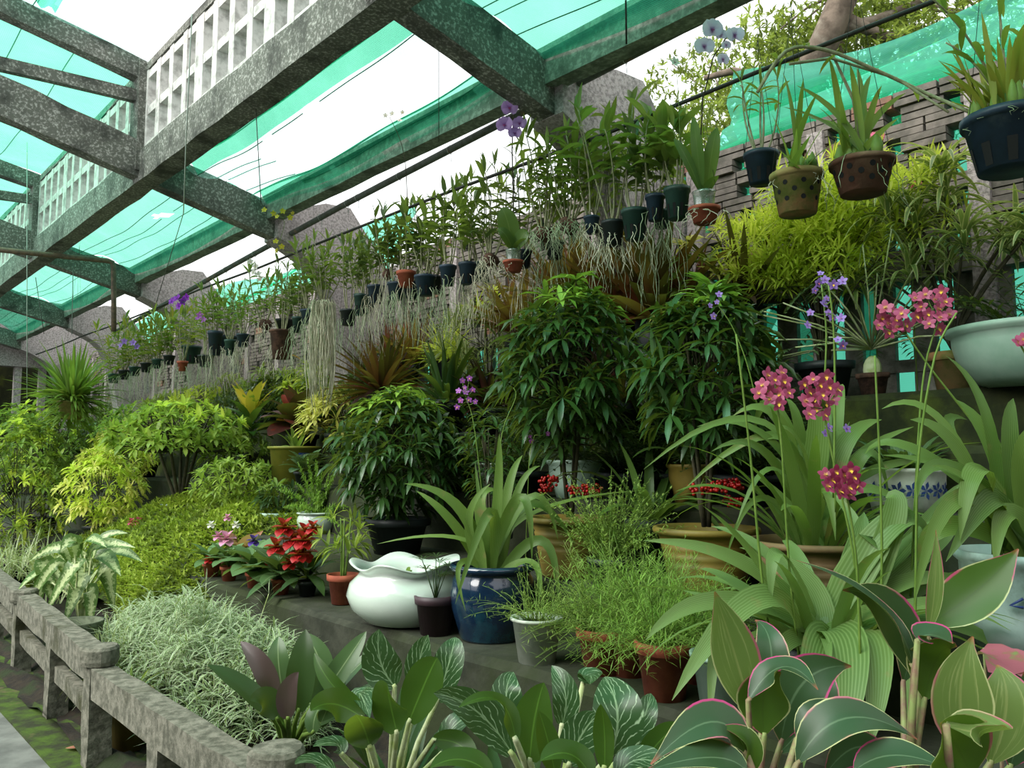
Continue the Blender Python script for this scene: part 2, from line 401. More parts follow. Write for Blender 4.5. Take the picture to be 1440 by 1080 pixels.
def pot(root, r, h, mat, style='flower', rb=None, z=0., soil=True, name='pot'):
    mb = MB(); rb = rb or r*.72; mats = [mat, 'hole_black']
    if style == 'flower':
        pr = [(.002, 0), (rb, 0), (rb+(r-rb)*.78, h*.78), (r*1.0, h*.78), (r*1.06, h*.8), (r*1.08, h), (r*.98, h), (r*.93, h*.8), (rb*.9, h*.1), (.002, h*.1)]
        lathe(mb, pr)
    elif style == 'banded':
        pr = [(.002, 0), (rb, 0), (rb*1.02, h*.05)]
        for i in range(7):
            q = .42+i*.065; rr = rb+(r-rb)*q
            pr += [(rr, h*q), (rr-.006*(i % 2), h*(q+.012))]
        pr += [(r*.985, h*.9), (r*1.07, h*.91), (r*1.09, h*.95), (r*1.07, h), (r*.98, h), (r*.93, h*.88), (rb*.9, h*.1), (.002, h*.1)]
        lathe(mb, pr, 36)
    elif style == 'jar':
        pr = [(.002, 0), (rb, 0), (rb*1.05, h*.03), (r*.98, h*.4), (r*1.02, h*.62), (r*.96, h*.8), (r*.9, h*.86), (r*.9, h*.9), (r*1.02, h*.92), (r*1.05, h*.96), (r*1.0, h), (r*.9, h), (r*.84, h*.92), (r*.8, h*.8), (.002, h*.4)]
        lathe(mb, pr, 40)
    elif style == 'bowl':
        pr = [(.002, 0), (rb, 0), (r*.8, h*.3), (r*.95, h*.65), (r*.96, h*.88), (r*1.03, h*.92), (r*1.04, h), (r*.95, h), (r*.9, h*.86), (.002, h*.5)]
        lathe(mb, pr, 36)
    elif style == 'cup':
        pr = [(.002, 0), (rb, 0), (r*.97, h*.93), (r*1.07, h*.94), (r*1.07, h), (r*.95, h), (rb*.93, h*.08), (.002, h*.08)]
        lathe(mb, pr, 24)
    elif style in ('slot', 'holes'):
        pr = [(.002, 0), (rb, 0), (r*.96, h*.86), (r*1.05, h*.87), (r*1.06, h), (r*.97, h), (rb*.93, h*.08), (.002, h*.08)]
        lathe(mb, pr, 24)
        if style == 'slot':
            for i in range(9):
                a = 2*pi*i/9; q = []
                for (z0, da) in ((h*.04, -.13), (h*.04, .13), (h*.45, .13), (h*.45, -.13)):
                    rr = (rb+(r*.96-rb)*z0/(h*.86))+.0012
                    q.append(mb.vert((rr*cos(a+da), rr*sin(a+da), z0)))
                mb.face(tuple(q), 1)
        else:
            for ro, zz in enumerate((.3, .5, .68)):
                for i in range(8):
                    a = 2*pi*(i+ro*.5)/8; rr = (rb+(r*.96-rb)*zz/.86)+.0015; hr = r*.1; ring = []
                    for k in range(8):
                        t = 2*pi*k/8; aa = a+hr*cos(t)/rr; z0 = h*zz+hr*sin(t)
                        r2 = (rb+(r*.96-rb)*z0/(h*.86))+.0015
                        ring.append(mb.vert((r2*cos(aa), r2*sin(aa), z0)))
                    mb.face(tuple(ring), 1)
    o = mb.build(name, mats, root, (0, 0, z))
    if soil:
        s_ = MB(); zz = z+h*(.85 if style != 'jar' else .88); rr = r*(.93 if style not in ('jar',) else .85)
        if style == 'cup' or style in ('slot', 'holes'): rr = (rb*.93+(r*.95-rb*.93)*.84)
        cen = s_.vert((0, 0, zz+.008)); ring = []
        for j in range(16):
            a = 2*pi*j/16; ring.append(s_.vert((rr*.985*cos(a), rr*.985*sin(a), zz+R(-.004, .004))))
        for j in range(16): s_.face((cen, ring[j], ring[(j+1) % 16]))
        s_.build('soil', 'soil', root)
    return o

def rosette(mb, p, ax, n, L, W, droop=.8, open_=.9, mi=0, nseg=3, prof='lance', fold=.2, jit=.25):
    ax = ax.normalized(); s1 = ax.cross(V((.21, .33, .9))).normalized(); s2 = ax.cross(s1); a0 = R(0, 6.28)
    for i in range(n):
        a = a0+i*2.4; o = open_*R(.7, 1.15)
        d = ax*cos(o)+(s1*cos(a)+s2*sin(a))*sin(o)
        k = R(.75, 1.15)
        leaf(mb, p, d, L*k, W*k, droop*R(.6, 1.3), fold, nseg, prof, mi=mi, roll=R(-jit, jit) if jit else 0)

def shrub(root, z0, z1, rx, rz, nros, nleaf, L, W, mats, stem='stem_dark', droop=1.2, open_=1.1, c=None, top=None, nst=5, prof='lance', nseg=3, shape='egg', stemr=.008, jit=.3, base=(0, 0)):
    """leafy crown between z0 and z1 above the root, radius rx; twigs join the crown to the base"""
    mb = MB(); st = MB(); H = z1-z0; cz = (z0+z1)/2
    zb = rz
    mats = [mats] if isinstance(mats, str) else mats
    tips = []
    for i in range(nros):
        d = rdir(-1, 1); q = R(.35, 1)**.5
        x, y, z = d.x*rx*q, d.y*rx*q, cz+d.z*H/2*q
        if shape == 'egg': k = 1-.35*max(0, (z-cz)/(H/2)); x *= k; y *= k
        if shape == 'flat': z = z0+(z-z0)*.6+H*.35*(1-(x*x+y*y)/(rx*rx))
        p = V((x+base[0], y+base[1], z)); ax = V((x/rx, y/rx, .55+.5*(z-cz)/(H/2)))
        mi = 0
        if len(mats) > 1: mi = 1 if (q > .8 and z > cz+H*(top if top is not None else .2) and R(0, 1) < .6) else 0
        if len(mats) > 2 and R(0, 1) < .25: mi = 2
        rosette(mb, p, ax, nleaf, L, W, droop, open_, mi, nseg, prof, jit=jit)
        if i % 3 == 0: tips.append(p)
    foot = V((0, 0, zb))
    for i in range(nst):
        a = 2*pi*i/nst; rr = R(.1, .3)*rx; m = V((rr*cos(a)+base[0]*.6, rr*sin(a)+base[1]*.6, z0+H*R(.1, .35)))
        e = V((rr*1.6*cos(a)+base[0], rr*1.6*sin(a)+base[1], z0+H*.75))
        P, _ = bez(foot+V((cos(a), sin(a), 0))*.012, m, e, 7); tube(st, P, stemr, stemr*.4, 5)
    for p in tips:
        z = max(zb, min(p.z-.02, z0+H*.1+(p.z-z0)*.45)); a = V((p.x*.25+base[0]*.7, p.y*.25+base[1]*.7, z))
        tube(st, [a, (a+p)/2+V((0, 0, -.02)), p], stemr*.45, stemr*.22, 4)
    f = mb.build('foliage', mats, root); s_ = st.build('stem', stem, root)
    return f

def strapclump(root, z, n, L, W, mats, droop=1.7, spread=.7, prof='strap', nseg=9, fold=.3, cols=2, sp=.04, wave=0., jit=.25):
    mb = MB(); mats = [mats] if isinstance(mats, str) else mats
    for i in range(n):
        a = i*2.4+R(-.3, .3); o = spread*R(.15, 1.3)
        d = V((cos(a)*sin(o), sin(a)*sin(o), cos(o))); k = R(.65, 1.1)
        leaf(mb, V((cos(a)*sp*R(.2, 1), sin(a)*sp*R(.2, 1), z)), d, L*k, W*R(.8, 1.1), droop*R(.5, 1.25), fold, nseg, prof, cols, random.randrange(len(mats)), R(-jit, jit), wave)
    return mb.build('foliage', mats, root)

def frond(mb, p, d, L, pl, n, droop=.8, pw=.012, mi=0, ang=1.0, taper=True, seg=2, up=.15):
    d = d.normalized(); P = []; T = []; sd = d.cross(UP)
    if sd.length < .05: sd = V((1, 0, 0))
    sd.normalize(); N = sd.cross(d); st = L/n; th = droop/n; c, s_ = cos(th), sin(th)
    for i in range(n+1):
        P.append(p.copy()); T.append(d); t = i/n
        if i > 0:
            k = pl*(sin(pi*(.12+.86*t))**.7 if taper else 1)
            for sg in (-1, 1):
                dd = sd*(sg*sin(ang))+d*cos(ang)+N*up
                leaf(mb, p, dd, k*R(.85, 1.1), pw, .5, .1, seg, 'lance', mi=mi)
        p = p+d*st; d, N = d*c-N*s_, N*c+d*s_
    tube(mb, P[::max(1, n//4)]+[P[-1]], .0025*max(1, L*2), .0008, 3, mi)

def flower(root, c, fdir, size, mat, kind='spath', lip=None, name='flower'):
    """open orchid flower, its face along fdir"""
    mb = MB(); f = fdir.normalized(); s1 = f.cross(UP).normalized() if abs(f.z) < .95 else V((1, 0, 0)); s2 = s1.cross(f)
    if kind == 'phal': spec = [(90, .5, .42), (210, .5, .38), (330, .5, .38), (5, .55, .62), (175, .55, .62)]
    elif kind == 'spath': spec = [(90, .55, .42), (162, .55, .42), (234, .55, .38), (306, .55, .38), (18, .55, .42)]
    else: spec = [(i*60+15, .5, .34) for i in range(6)]
    for a, L, W in spec:
        a = radians(a+R(-8, 8)); d = (s1*cos(a)+s2*sin(a))*.93+f*R(.15, .4)
        P = [c+f*.003, c+d*(size*L*.35)+f*size*.05, c+d*(size*L*.7)+f*size*.06, c+d*(size*L)+f*size*.02]
        ribbon(mb, P, [d]*4, [f-d*.2]*4, size*W*1.5 if kind == 'phal' else size*W, -.12, 'petal', 2, 0)
    o = mb.build(name, mat, root); m2 = MB(); d = (-s2*.7+f).normalized()
    ribbon(m2, [c+f*.004, c+f*.004+d*size*.12, c+f*.004+d*size*.26], [d]*3, [s2]*3, size*.24, .4, 'petal', 2)
    m2.build('lip', lip or 'petal_lip', o); return o

def cluster(root, c, n, rad, size, mat, kind='spath', lip=None, face=None, name='flower'):
    for i in range(n):
        d = rdir(-.8, 1); p = c+V((d.x*rad, d.y*rad, d.z*rad*.9))
        f = (d+(face or V((-.8, -.6, .1)))*1.3)
        flower(root, p, f, size*R(.85, 1.1), mat, kind, lip, name)

def canes(root, z, h, n, L, W, mat, spread=.22, dens=9, low=.35, cmat='stem_cane', r=.006, droop=1.1):
    st = MB(); mb = MB()
    for i in range(n):
        a = 2*pi*i/n+R(-.5, .5); o = spread*R(.2, 1.5); hh = h*R(.6, 1.05)
        b = V((cos(a)*.02, sin(a)*.02, z)); e = V((cos(a)*sin(o)*hh, sin(a)*sin(o)*hh, z+hh)); m = (b+e)/2+V((cos(a)*.03*R(-1, 1), sin(a)*.03, 0))
        P, T = bez(b, m, e, 10); tube(st, P, r, r*.5, 5)
        a0 = R(0, 6.28)
        for k in range(dens):
            t = low+(1-low)*(k+.5)/dens; q = P[min(10, int(t*10))].lerp(P[min(10, int(t*10)+1)], t*10-int(t*10))
            aa = a0+k*pi+R(-.4, .4); up = .5+1.2*(t > .9)
            leaf(mb, q, V((cos(aa), sin(aa), up)), L*R(.75, 1.15), W*R(.8, 1.1), droop*R(.6, 1.3), .3, 4, 'lance', roll=R(-.3, .3))
        for k in range(2): leaf(mb, e, V((R(-.4, .4), R(-.4, .4), 1)), L*.8, W*.8, .8, .3, 3, 'lance', roll=R(-.3, .3))
    st.build('cane', cmat, root); return mb.build('foliage', mat, root)

def roots(root, z, n, L, rad, mat='root', r=.0024, spread=1., wob=.02, clump=0.):
    mb = MB()
    for i in range(n):
        a = R(0, 6.28); q = rad*sqrt(R(.1, 1)); p = V((q*cos(a), q*sin(a), z+R(-.01, .02))); LL = L*R(.45, 1.1); P = [p]
        ns = 7
        for k in range(ns):
            t = (k+1)/ns; out = spread*(1-t)*.35
            p = p+V((cos(a)*out*LL/ns+R(-wob, wob), sin(a)*out*LL/ns+R(-wob, wob), -LL/ns*(1 if k else .3)))
            if clump: p.x *= 1-clump*t; p.y *= 1-clump*t
            P.append(p)
        tube(mb, P, r, r*.6, 3)
    return mb.build('aerial_roots', mat, root)
def hangers(root, z, r, ztop, n=3, mat='wire', th=.0014, dx=0., dy=0.):
    for i in range(n):
        mb = MB(); a = 2*pi*i/n+.4
        tube(mb, [V((r*cos(a), r*sin(a), z)), V((dx, dy, ztop-.04)), V((dx, dy, ztop))], th, th, 3); mb.build('hanging_wire', mat, root)

# ------------------------------------------------------------------ the setting
GZ = .18
RY = [-.3, 3.42, 7.12, 10.88, 14.3, 17.7]
mb = MB()
for i in range(24):
    for j in range(60):
        x0, y0 = -6+i*(7.12/24), -3+j*.4; 
        mb.face(tuple(mb.vert((x, y, GZ)) for x, y in ((x0, y0), (x0+7.12/24, y0), (x0+7.12/24, y0+.4), (x0, y0+.4))))
struct('floor', mb, 'path')
mb = MB(); box(mb, (1.0, -3, .1), (1.42, 21, GZ+.012)); struct('trim_1', mb, 'path_moss')
mb = MB()
n = 24
for j in range(121):
    for i in range(n+1):
        mb.vert((1.12+1.3*i/n, -3+24*j/120, .2+.03*sin(i*1.3+j*.7)+R(0, .03)))
for j in range(120):
    for i in range(n): a = j*(n+1)+i; mb.face((a, a+1, a+n+2, a+n+1))
struct('bed_soil', mb, 'soil', True)
LV = [(2.3, .70), (2.8, .95), (3.35, 1.32), (3.8, 1.6), (4.2, 1.88)]
for i, (x, z) in enumerate(LV):
    mb = MB(); x1 = LV[i+1][0]+.02 if i < 4 else 4.78
    m = 60; prev = None
    for j in range(m+1):
        y = -3+24*j/m; dx = R(-.012, .012); dz = R(-.01, .01)
        ring = [mb.vert(p) for p in ((x+.02+dx, y, 0), (x+dx, y, z-.03), (x+.03+dx, y, z+dz), (x1, y, z), (x1, y, 0))]
        if prev:
            for k in range(4): mb.face((prev[k], ring[k], ring[k+1], prev[k+1]))
        prev = ring
    struct('terrace_step', mb, 'concrete_green' if i < 3 else 'moss_block')
mb = MB(); box(mb, (4.8, -30, -.3), (60, 60, -.05)); struct('ground_outside', mb, 'grass_out')
# roof frame
def rz(X): return 3.60+.243*(3.4-X)
for k, y in enumerate(RY):
    mb = MB(); beam(mb, V((-.8, y, rz(-.8)+.15)), V((3.42, y, rz(3.42)+.15)), .15, .3, seg=18, jit=.006)
    struct('rafter', mb, 'concrete')
    mb = MB()
    beam(mb, V((-.8, y, 5.40)), V((2.2, y, 4.83)), .13, .17, seg=10, jit=.005); struct('upper_rafter', mb, 'concrete')
    mb = MB(); beam(mb, V((-.8, y, 4.47)), V((2.2, y, 4.62)), .07, .1, seg=8, jit=.004); struct('tie_beam', mb, 'concrete')
    mb = MB(); box(mb, (2.1, y-.1, 3.95), (2.32, y+.1, 4.9)); struct('king_post', mb, 'concrete')
    # curved buttress arm and pier behind the hanging pots
    o = [(3.36, 3.6), (3.55, 3.52), (3.72, 3.43), (3.84, 3.32), (3.93, 3.15), (4.02, 2.85), (4.12, 2.4), (4.22, 1.88), (4.76, 1.88), (4.78, 3.1), (4.6, 3.4), (4.36, 3.74), (4.12, 4.03), (3.85, 4.02), (3.6, 3.93), (3.36, 3.88)]
    mb = MB(); a = [mb.vert((x, y-.14, z)) for x, z in o]; b = [mb.vert((x, y+.14, z)) for x, z in o]; m = len(o)
    mb.face(tuple(a)); mb.face(tuple(reversed(b)))
    for i in range(m): mb.face((a[i], b[i], b[(i+1) % m], a[(i+1) % m]))
    struct('buttress', mb, 'concrete_rough')
mb = MB(); beam(mb, V((2.215, -3, 3.995)), V((2.215, 18, 3.995)), .17, .27, seg=60, jit=.006); struct('purlin', mb, 'concrete')
mb = MB(); beam(mb, V((3.345, -3, 3.88)), V((3.345, 18, 3.88)), .13, .22, seg=60, jit=.006); box(mb, (3.25, -3, 3.95), (3.3, 18, 3.985)); struct('eave_beam', mb, 'concrete_eave')
mb = MB(); beam(mb, V((2.215, -3, 4.86)), V((2.215, 18, 4.86)), .12, .07, seg=40, jit=.004); struct('ridge_beam', mb, 'concrete')
for k in range(5):                                            # pierced panels between purlin and ridge
    mb = MB(); y0, y1 = RY[k]+.1, RY[k+1]-.1; n = 12
    for i in range(n+1):
        y = y0+(y1-y0)*i/n; w = .15 if i in (4, 8) else .085
        box(mb, (2.16, y-w/2, 4.1), (2.26, y+w/2, 4.84))
    for z in (4.15, 4.46, 4.78): box(mb, (2.165, y0, z-.035), (2.255, y1, z+.035))
    struct('pierced_panel', mb, 'concrete_lattice')
# lattice wall on the right
mb = MB(); r_ = 0; z = 2.62
while z < 3.58:
    h = .088
    y = -1.4-(.14 if r_ % 2 else 0)
    while y < 17.6:
        L = R(.2, .25)
        if not any(abs(y+L/2-q) < .16 for q in RY):
            d = R(-.012, .012); g = 1 if R(0, 1) < .07 else 0
            for q in range(2): box(mb, (4.56+d+R(-.006, .006), y, z+q*h/2), (4.68+d, y+L, z+q*h/2+h/2-.008), g)
        y += L+(.09 if r_ % 2 else .014)
    z += h+.001; r_ += 1
wl = struct('wall_right', mb, ['brick', 'brick_red'])
mb = MB(); y = -1.2
while y < 17.6:
    if not any(abs(y-q) < .2 for q in RY): box(mb, (4.53, y-.05, 1.88), (4.6, y+.05, 3.5))
    y += .88
struct('wall_pilasters', mb, 'concrete_rough')
mb = MB(); box(mb, (4.54, -1.4, 2.52), (4.7, 17.6, 2.62)); struct('trim_2', mb, 'board_grey')
mb = MB(); y = -1.3
while y < 17.6:
    w = R(.09, .13); box(mb, (4.6, y, 1.88), (4.64, y+w, 2.52)); y += w+R(.055, .1)
box(mb, (4.59, -1.3, 2.02), (4.6, 17.6, 2.09)); struct('wall_railing', mb, 'board_grey')
# far end wall
mb = MB(); box(mb, (-6, 17.9, 0), (5, 18.1, 1.6)); box(mb, (-6, 17.85, 3.3), (5, 18.1, 4.6))
x = -5.9
while x < 5: box(mb, (x, 17.92, 1.6), (x+.12, 18.05, 3.3)); x += .42
struct('wall_back', mb, 'concrete_rough')
mb = MB(); box(mb, (-6, 18.7, 0), (5, 18.9, 3.6)); struct('hedge_wall', mb, 'moss_block')

# ------------------------------------------------------------------ fence by the path
fx = lambda y: 1.15 if y < 4.1 else 1.15+(y-4.1)*.055
FT = .70
fr = thing('concrete_fence', 'low moss stained concrete rail fence beside the path', 'fence', (1.15, 4.05, GZ))
def lf(*p): return V(p)-V((1.15, 4.05, GZ))
for y in (2.3, 3.2, 4.05, 4.95, 6.1, 7.3, 8.5, 9.7, 1.2, .2):
    mb = MB(); x = fx(y); cap = y in (2.3, 4.05, 6.1, 8.5, .2); t = FT-.04 if cap else FT-.1
    beam(mb, lf(x, y, GZ-.03), lf(x, y, t), .1, .1, seg=5, jit=.003)
    po = mb.build('post', 'fence_concrete', fr, smooth=False)
    if cap:
        mb = MB(); o = lf(x, y, FT-.07); k = 14; pr = [(.001, 0), (.078, 0), (.084, .02), (.082, .068), (.072, .08), (.001, .083)]
        lathe(mb, pr, k, 0, lambda r, z, a, i: (r*(1+.05*sin(a*3)+.03*sin(a*7)), z), o); mb.build('post_cap', 'fence_concrete', po, smooth=False)
seg = [(.2, 2.3, .6), (2.3, 4.05, .62), (4.05, 6.1, FT-.02), (6.1, 8.5, FT-.02), (8.5, 12, FT-.02)]
for a, b, z in seg:
    mb = MB(); beam(mb, lf(fx(a), a+.06, z-.06), lf(fx(b), b-.06, z-.06), .1, .13, seg=9, jit=.004); mb.build('top_rail', 'fence_concrete', fr, smooth=False)
    if a > 3:
        mb = MB(); beam(mb, lf(fx(a), a+.04, .42), lf(fx(b), b-.04, .42), .05, .08, seg=7, jit=.003); mb.build('lower_rail', 'fence_concrete', fr, smooth=False)

# ------------------------------------------------------------------ nets over the roof
from mathutils import noise as NZ
def netgrid(root, xa, xb, ya, yb, zf, mat, hole=None, nx=22, ny=46, seams=5, edge=.05, uvs=1.):
    mb = MB(); G = {}
    for j in range(ny+1):
        for i in range(nx+1):
            x = xa+(xb-xa)*i/nx; y = ya+(yb-ya)*j/ny
            w = NZ.noise(V((x*1.7, y*1.1, 3.)))
            p = V((x, y, zf(x, y)+.04*w)); G[i, j] = (mb.vert(p, i/nx*uvs, j/ny), p)
    for j in range(ny):
        for i in range(nx):
            c = (G[i, j][1]+G[i+1, j+1][1])/2
            if hole and hole(c.x+.12*NZ.noise(V((c.y*2.2, c.x, 0))), c.y+.3*NZ.noise(V((c.x*2.5, c.y, 5.)))): continue
            mb.face(tuple(G[q][0] for q in ((i, j), (i+1, j), (i+1, j+1), (i, j+1))))
    no = mb.build('net', mat, root)
    sm = MB()
    for s_ in range(1, seams+1):
        i = int(nx*s_/(seams+1)); run = []
        for j in range(ny+1):
            p = G[i, j][1]
            if hole and hole(p.x+.12*NZ.noise(V((p.y*2.2, p.x, 0))), p.y+.3*NZ.noise(V((p.x*2.5, p.y, 5.)))):
                if len(run) > 2: tube(sm, run, .004, .004, 3)
                run = []
            else: run.append(p+V((0, 0, .004)))
        if len(run) > 2: tube(sm, run, .004, .004, 3)
    if sm.v: sm.build('seam', 'net_seam', no)
def sag(y, k, d): t = (y-RY[k])/(RY[k+1]-RY[k]); return -d*4*t*(1-t)
lowlab = ['taut green shade net over the nearest low roof bay, top right', 'torn green shade net framing the big bright gap above the orchids',
          'green shade net with a round hole, second low bay from the camera side', 'green shade net over the third low roof bay, sagging', 'small green shade net over the farthest low roof bay']
for k in range(5):
    r = thing('shade_net', lowlab[k], 'shade net', (0, 0, 0), 'green shade nets over the low roof')
    h = None
    if k == 1: h = lambda x, y: 2.68 < x < 3.22 and 3.2 < y < 6.1
    if k == 2: h = lambda x, y: (x-2.75)**2/.008+(y-8.3)**2/.02 < 1
    netgrid(r, 2.32, 3.27, RY[k]+.02, RY[k+1]-.02, lambda x, y, k=k: rz(x)+.31+sag(y, k, .10)+.05*sin(x*9), 'net_pale' if k == 1 else 'net_teal', h, uvs=2)
    if k == 1:                                                # the bunched folds along its two edges
        for (x0, x1, dz) in ((2.32, 2.62, 0), (3.1, 3.27, .02)):
            netgrid(r, x0, x1, RY[1]+.1, RY[2]-.1, lambda x, y, dz=dz: rz(x)+.29+dz+.04*sin(x*40)+sag(y, 1, .05), 'net_teal', None, 14, 40, 3)
uplab = ['green shade net on the high roof beyond the left frame', 'green shade net with a wide tear on the high roof, top left corner', 'pale green shade net on the high roof left of the second king post', 'green shade net on the high roof far behind the tie beams', 'farthest green shade net on the high roof']
for k in range(5):
    r = thing('shade_net', uplab[k], 'shade net', (0, 0, 0), 'green shade nets over the high roof')
    h = (lambda x, y: x > 1.36 and y < 6.9 or .2 < x < 1.0) if k == 1 else None
    netgrid(r, -.8, 2.2, RY[k]+.02, RY[k+1]-.02, lambda x, y, k=k: 4.93+.19*(2.2-x)+sag(y, k, .12), 'net_pale' if k == 1 else 'net_teal', h, 30, 40, 6, uvs=4)
    if k == 1: netgrid(r, 1.1, 1.45, RY[1]+.1, RY[2]-.1, lambda x, y: 4.95+.19*(2.2-x)+.03*sin(x*50), 'net_deep', None, 14, 30, 2)
# nets outside the lattice wall
r = thing('shade_net', 'gathered green shade net slung along the lattice wall top, right', 'shade net', (0, 0, 0), 'green nets outside the lattice wall')
def outer(r, y0, y1, ztop, mat='net_deep', zl=3.52, fold=8, nx=16):
    mb = MB(); ny = int((y1-y0)*9)
    for j in range(ny+1):
        y = y0+(y1-y0)*j/ny; tz = ztop(y)
        for i in range(nx+1):
            t = i/nx; x = 4.76+.36*t+.05*sin(t*fold+y*1.3)+.03*sin(y*3+t*20); z = zl+(tz-zl)*t+.03*sin(y*2.2+t*7)
            mb.vert((x, y, z), t*1.5, j/ny)
    for j in range(ny):
        for i in range(nx): a = j*(nx+1)+i; mb.face((a, a+1, a+nx+2, a+nx+1))
    mb.build('net', mat, r)
outer(r, -2.2, 3.2, lambda y: 4.16+.05*(y)-.0*y+.06*sin(y*2.1), zl=3.62)
outer(r, -2.0, 3.15, lambda y: 3.98+.03*y+.06*sin(y*3.1), 'net_teal', zl=3.6)
r = thing('shade_net', 'low band of green net behind the middle hanging orchids', 'shade net', (0, 0, 0), 'green nets outside the lattice wall')
outer(r, 3.6, 7.0, lambda y: 3.74+.05*sin(y*2), 'net_teal')
r = thing('shade_net', 'tall pale green net beyond the purple orchid, left of centre', 'shade net', (0, 0, 0), 'green nets outside the lattice wall')
outer(r, 7.2, 17, lambda y: 4.25+.1*sin(y), 'net_teal')
r = thing('shade_net', 'green net hanging behind the lattice wall, seen through its holes', 'shade net', (0, 0, 0), 'green nets outside the lattice wall')
mb = MB()
for j in range(80):
    for i in range(8):
        q = [mb.vert((4.9+.04*sin(j*.9+i), -2+j*.24, 1.7+i*.24), i*.6, j), mb.vert((4.9+.04*sin(j*.9+i+1), -2+j*.24, 1.7+i*.24+.24), i*.6+.6, j),
             mb.vert((4.9+.04*sin(j*.9+.9+i+1), -2+j*.24+.24, 1.7+i*.24+.24), i*.6+.6, j), mb.vert((4.9+.04*sin(j*.9+.9+i), -2+j*.24+.24, 1.7+i*.24), i*.6, j)]
        mb.face(tuple(q))
mb.build('net', 'net_wall', r)

# ------------------------------------------------------------------ rods and pipes
RODZ = 3.40
mb = MB(); P = [V((3.4, -2, RODZ))]+[V((3.4+.01*sin(i), i*1.5, RODZ+.012*sin(i*2.3))) for i in range(0, 12)]; tube(mb, P, .011, .011, 6)
tag(mb.build('hanging_rod', 'iron'), 'thin black iron rod that carries the row of hanging orchids', 'rod')
mb = MB(); pts = [PX(960, 40, 3.5), PX(720, 165, 3.5), PX(480, 290, 3.5), PX(330, 372, 3.5), PX(160, 468, 3.5)]
pts = [V((3.5, -2, pts[0].z+.05))]+pts; P = []
for i in range(len(pts)-1):
    for k in range(4): P.append(pts[i].lerp(pts[i+1], k/4))
P.append(pts[-1]); tube(mb, P, .028, .026, 8)
pp = thing('water_pipe', 'long green painted pipe slung under the eave beam', 'pipe', (0, 0, 0))
mb.build('pipe', 'pipe_paint', pp)
for i in range(22):
    mb = MB(); q = P[min(len(P)-1, 1+i % (len(P)-1))]+V((0, R(-.3, .3), 0)); y = q.y
    # wire wound round the pipe
    for a, b in zip(P, P[1:]):
        if a.y <= y <= b.y: q = a.lerp(b, (y-a.y)/(b.y-a.y))
    tube(mb, [q+V((cos(t*1.05)*.033, (t-3)*.004, sin(t*1.05)*.033)) for t in range(8)]+[q+V((.01, .0, -.09))], .0022, .0022, 3)
    mb.build('wire_tie', 'wire_pale', pp)
mb = MB(); A = PY(-60, 345, 10.); B = PY(160, 368, 10.); Cq = PY(160, 466, 10.)
tube(mb, [A, A.lerp(B, .5), B-V((.06, 0, 0)), B-V((.015, 0, .012)), B-V((0, 0, .06)), B.lerp(Cq, .5), Cq], .03, .028, 8)
tag(mb.build('bent_pipe', 'pipe_rust'), 'rusty bent pipe crossing at left and turning down at its elbow', 'pipe')
# loose strings hanging from the roof
def string(a, b, lab, m='wire', r=.0022, via=None, n=1):
    mb = MB(); tube(mb, [a]+(via or [(a+b)/2])+[b], r, r, 4); tag(mb.build('hanging_string', m), lab, 'string')
string(PD(270, 20, 5.2), PD(258, 300, 6.5), 'pale twine falling from the ridge past the main purlin joint', 'wire_pale', .004, [PD(262, 190, 5.8)])
string(PD(258, 300, 6.5), PD(220, 425, 7.6), 'dark wire slanting from the pale twine toward the purple orchid', 'wire', .003)
string(PD(359, 138, 5.4), PD(367, 285, 5.6), 'dark wire hanging in front of the bright roof gap', 'wire', .003)
string(PD(617, 0, 4.6), PD(617, 200, 4.8), 'thin dark wire ending beside the faint white flower', 'wire', .0022)
string(PD(880, 0, 4.1), PD(881, 62, 4.2), 'short iron wire dropping to the eave pipe, top centre', 'iron', .006)
string(PD(38, 200, 9), PD(38, 560, 9), 'pale twine hanging near the far left edge', 'wire_pale', .004)
string(PD(50, 390, 9.5), PD(62, 470, 9.5), 'dark wire above the hanging fern basket', 'wire', .004)
string(PD(103, 370, 9.2), PD(101, 470, 7.9), 'wire that meets the hanging fern basket from above', 'wire', .004)
# unseen walls added left of and behind the camera to cut side light
mb = MB(); box(mb, (-3.3, -4, 0), (-3.1, 18, 2.0)); box(mb, (-3.32, -4, 0), (-3.08, 2.2, 5.2)); struct('light_block_left', mb, 'concrete_green')
mb = MB(); box(mb, (-3.3, -4.2, 0), (4.8, -4, 3.4)); struct('light_block_front', mb, 'concrete_green')
# ------------------------------------------------------------------ world and light
w = bpy.data.worlds.new('World'); S.world = w; w.use_nodes = True
nt = w.node_tree; bg = nt.nodes['Background']
tc = nt.nodes.new('ShaderNodeTexCoord'); nz = nt.nodes.new('ShaderNodeTexNoise'); nz.inputs['Scale'].default_value = 2.2
rm = nt.nodes.new('ShaderNodeMix'); rm.data_type = 'RGBA'; rm.inputs[6].default_value = (.93, .98, 1, 1); rm.inputs[7].default_value = (1, 1, 1, 1)
nt.links.new(tc.outputs['Generated'], nz.inputs['Vector']); nt.links.new(nz.outputs[0], rm.inputs[0]); nt.links.new(rm.outputs[2], bg.inputs[0]); bg.inputs[1].default_value = 1.3
sd = bpy.data.lights.new('sun', 'SUN'); so = bpy.data.objects.new('sun', sd); C.objects.link(so)
sd.energy = 4.6; sd.angle = radians(48); sd.color = (1, .98, .92); so.rotation_euler = V((1.0, -.15, -1)).to_track_quat('-Z', 'Y').to_euler()
S.view_settings.view_transform = 'Standard'; S.view_settings.look = 'None'; S.view_settings.exposure = 0.4; S.view_settings.gamma = 1
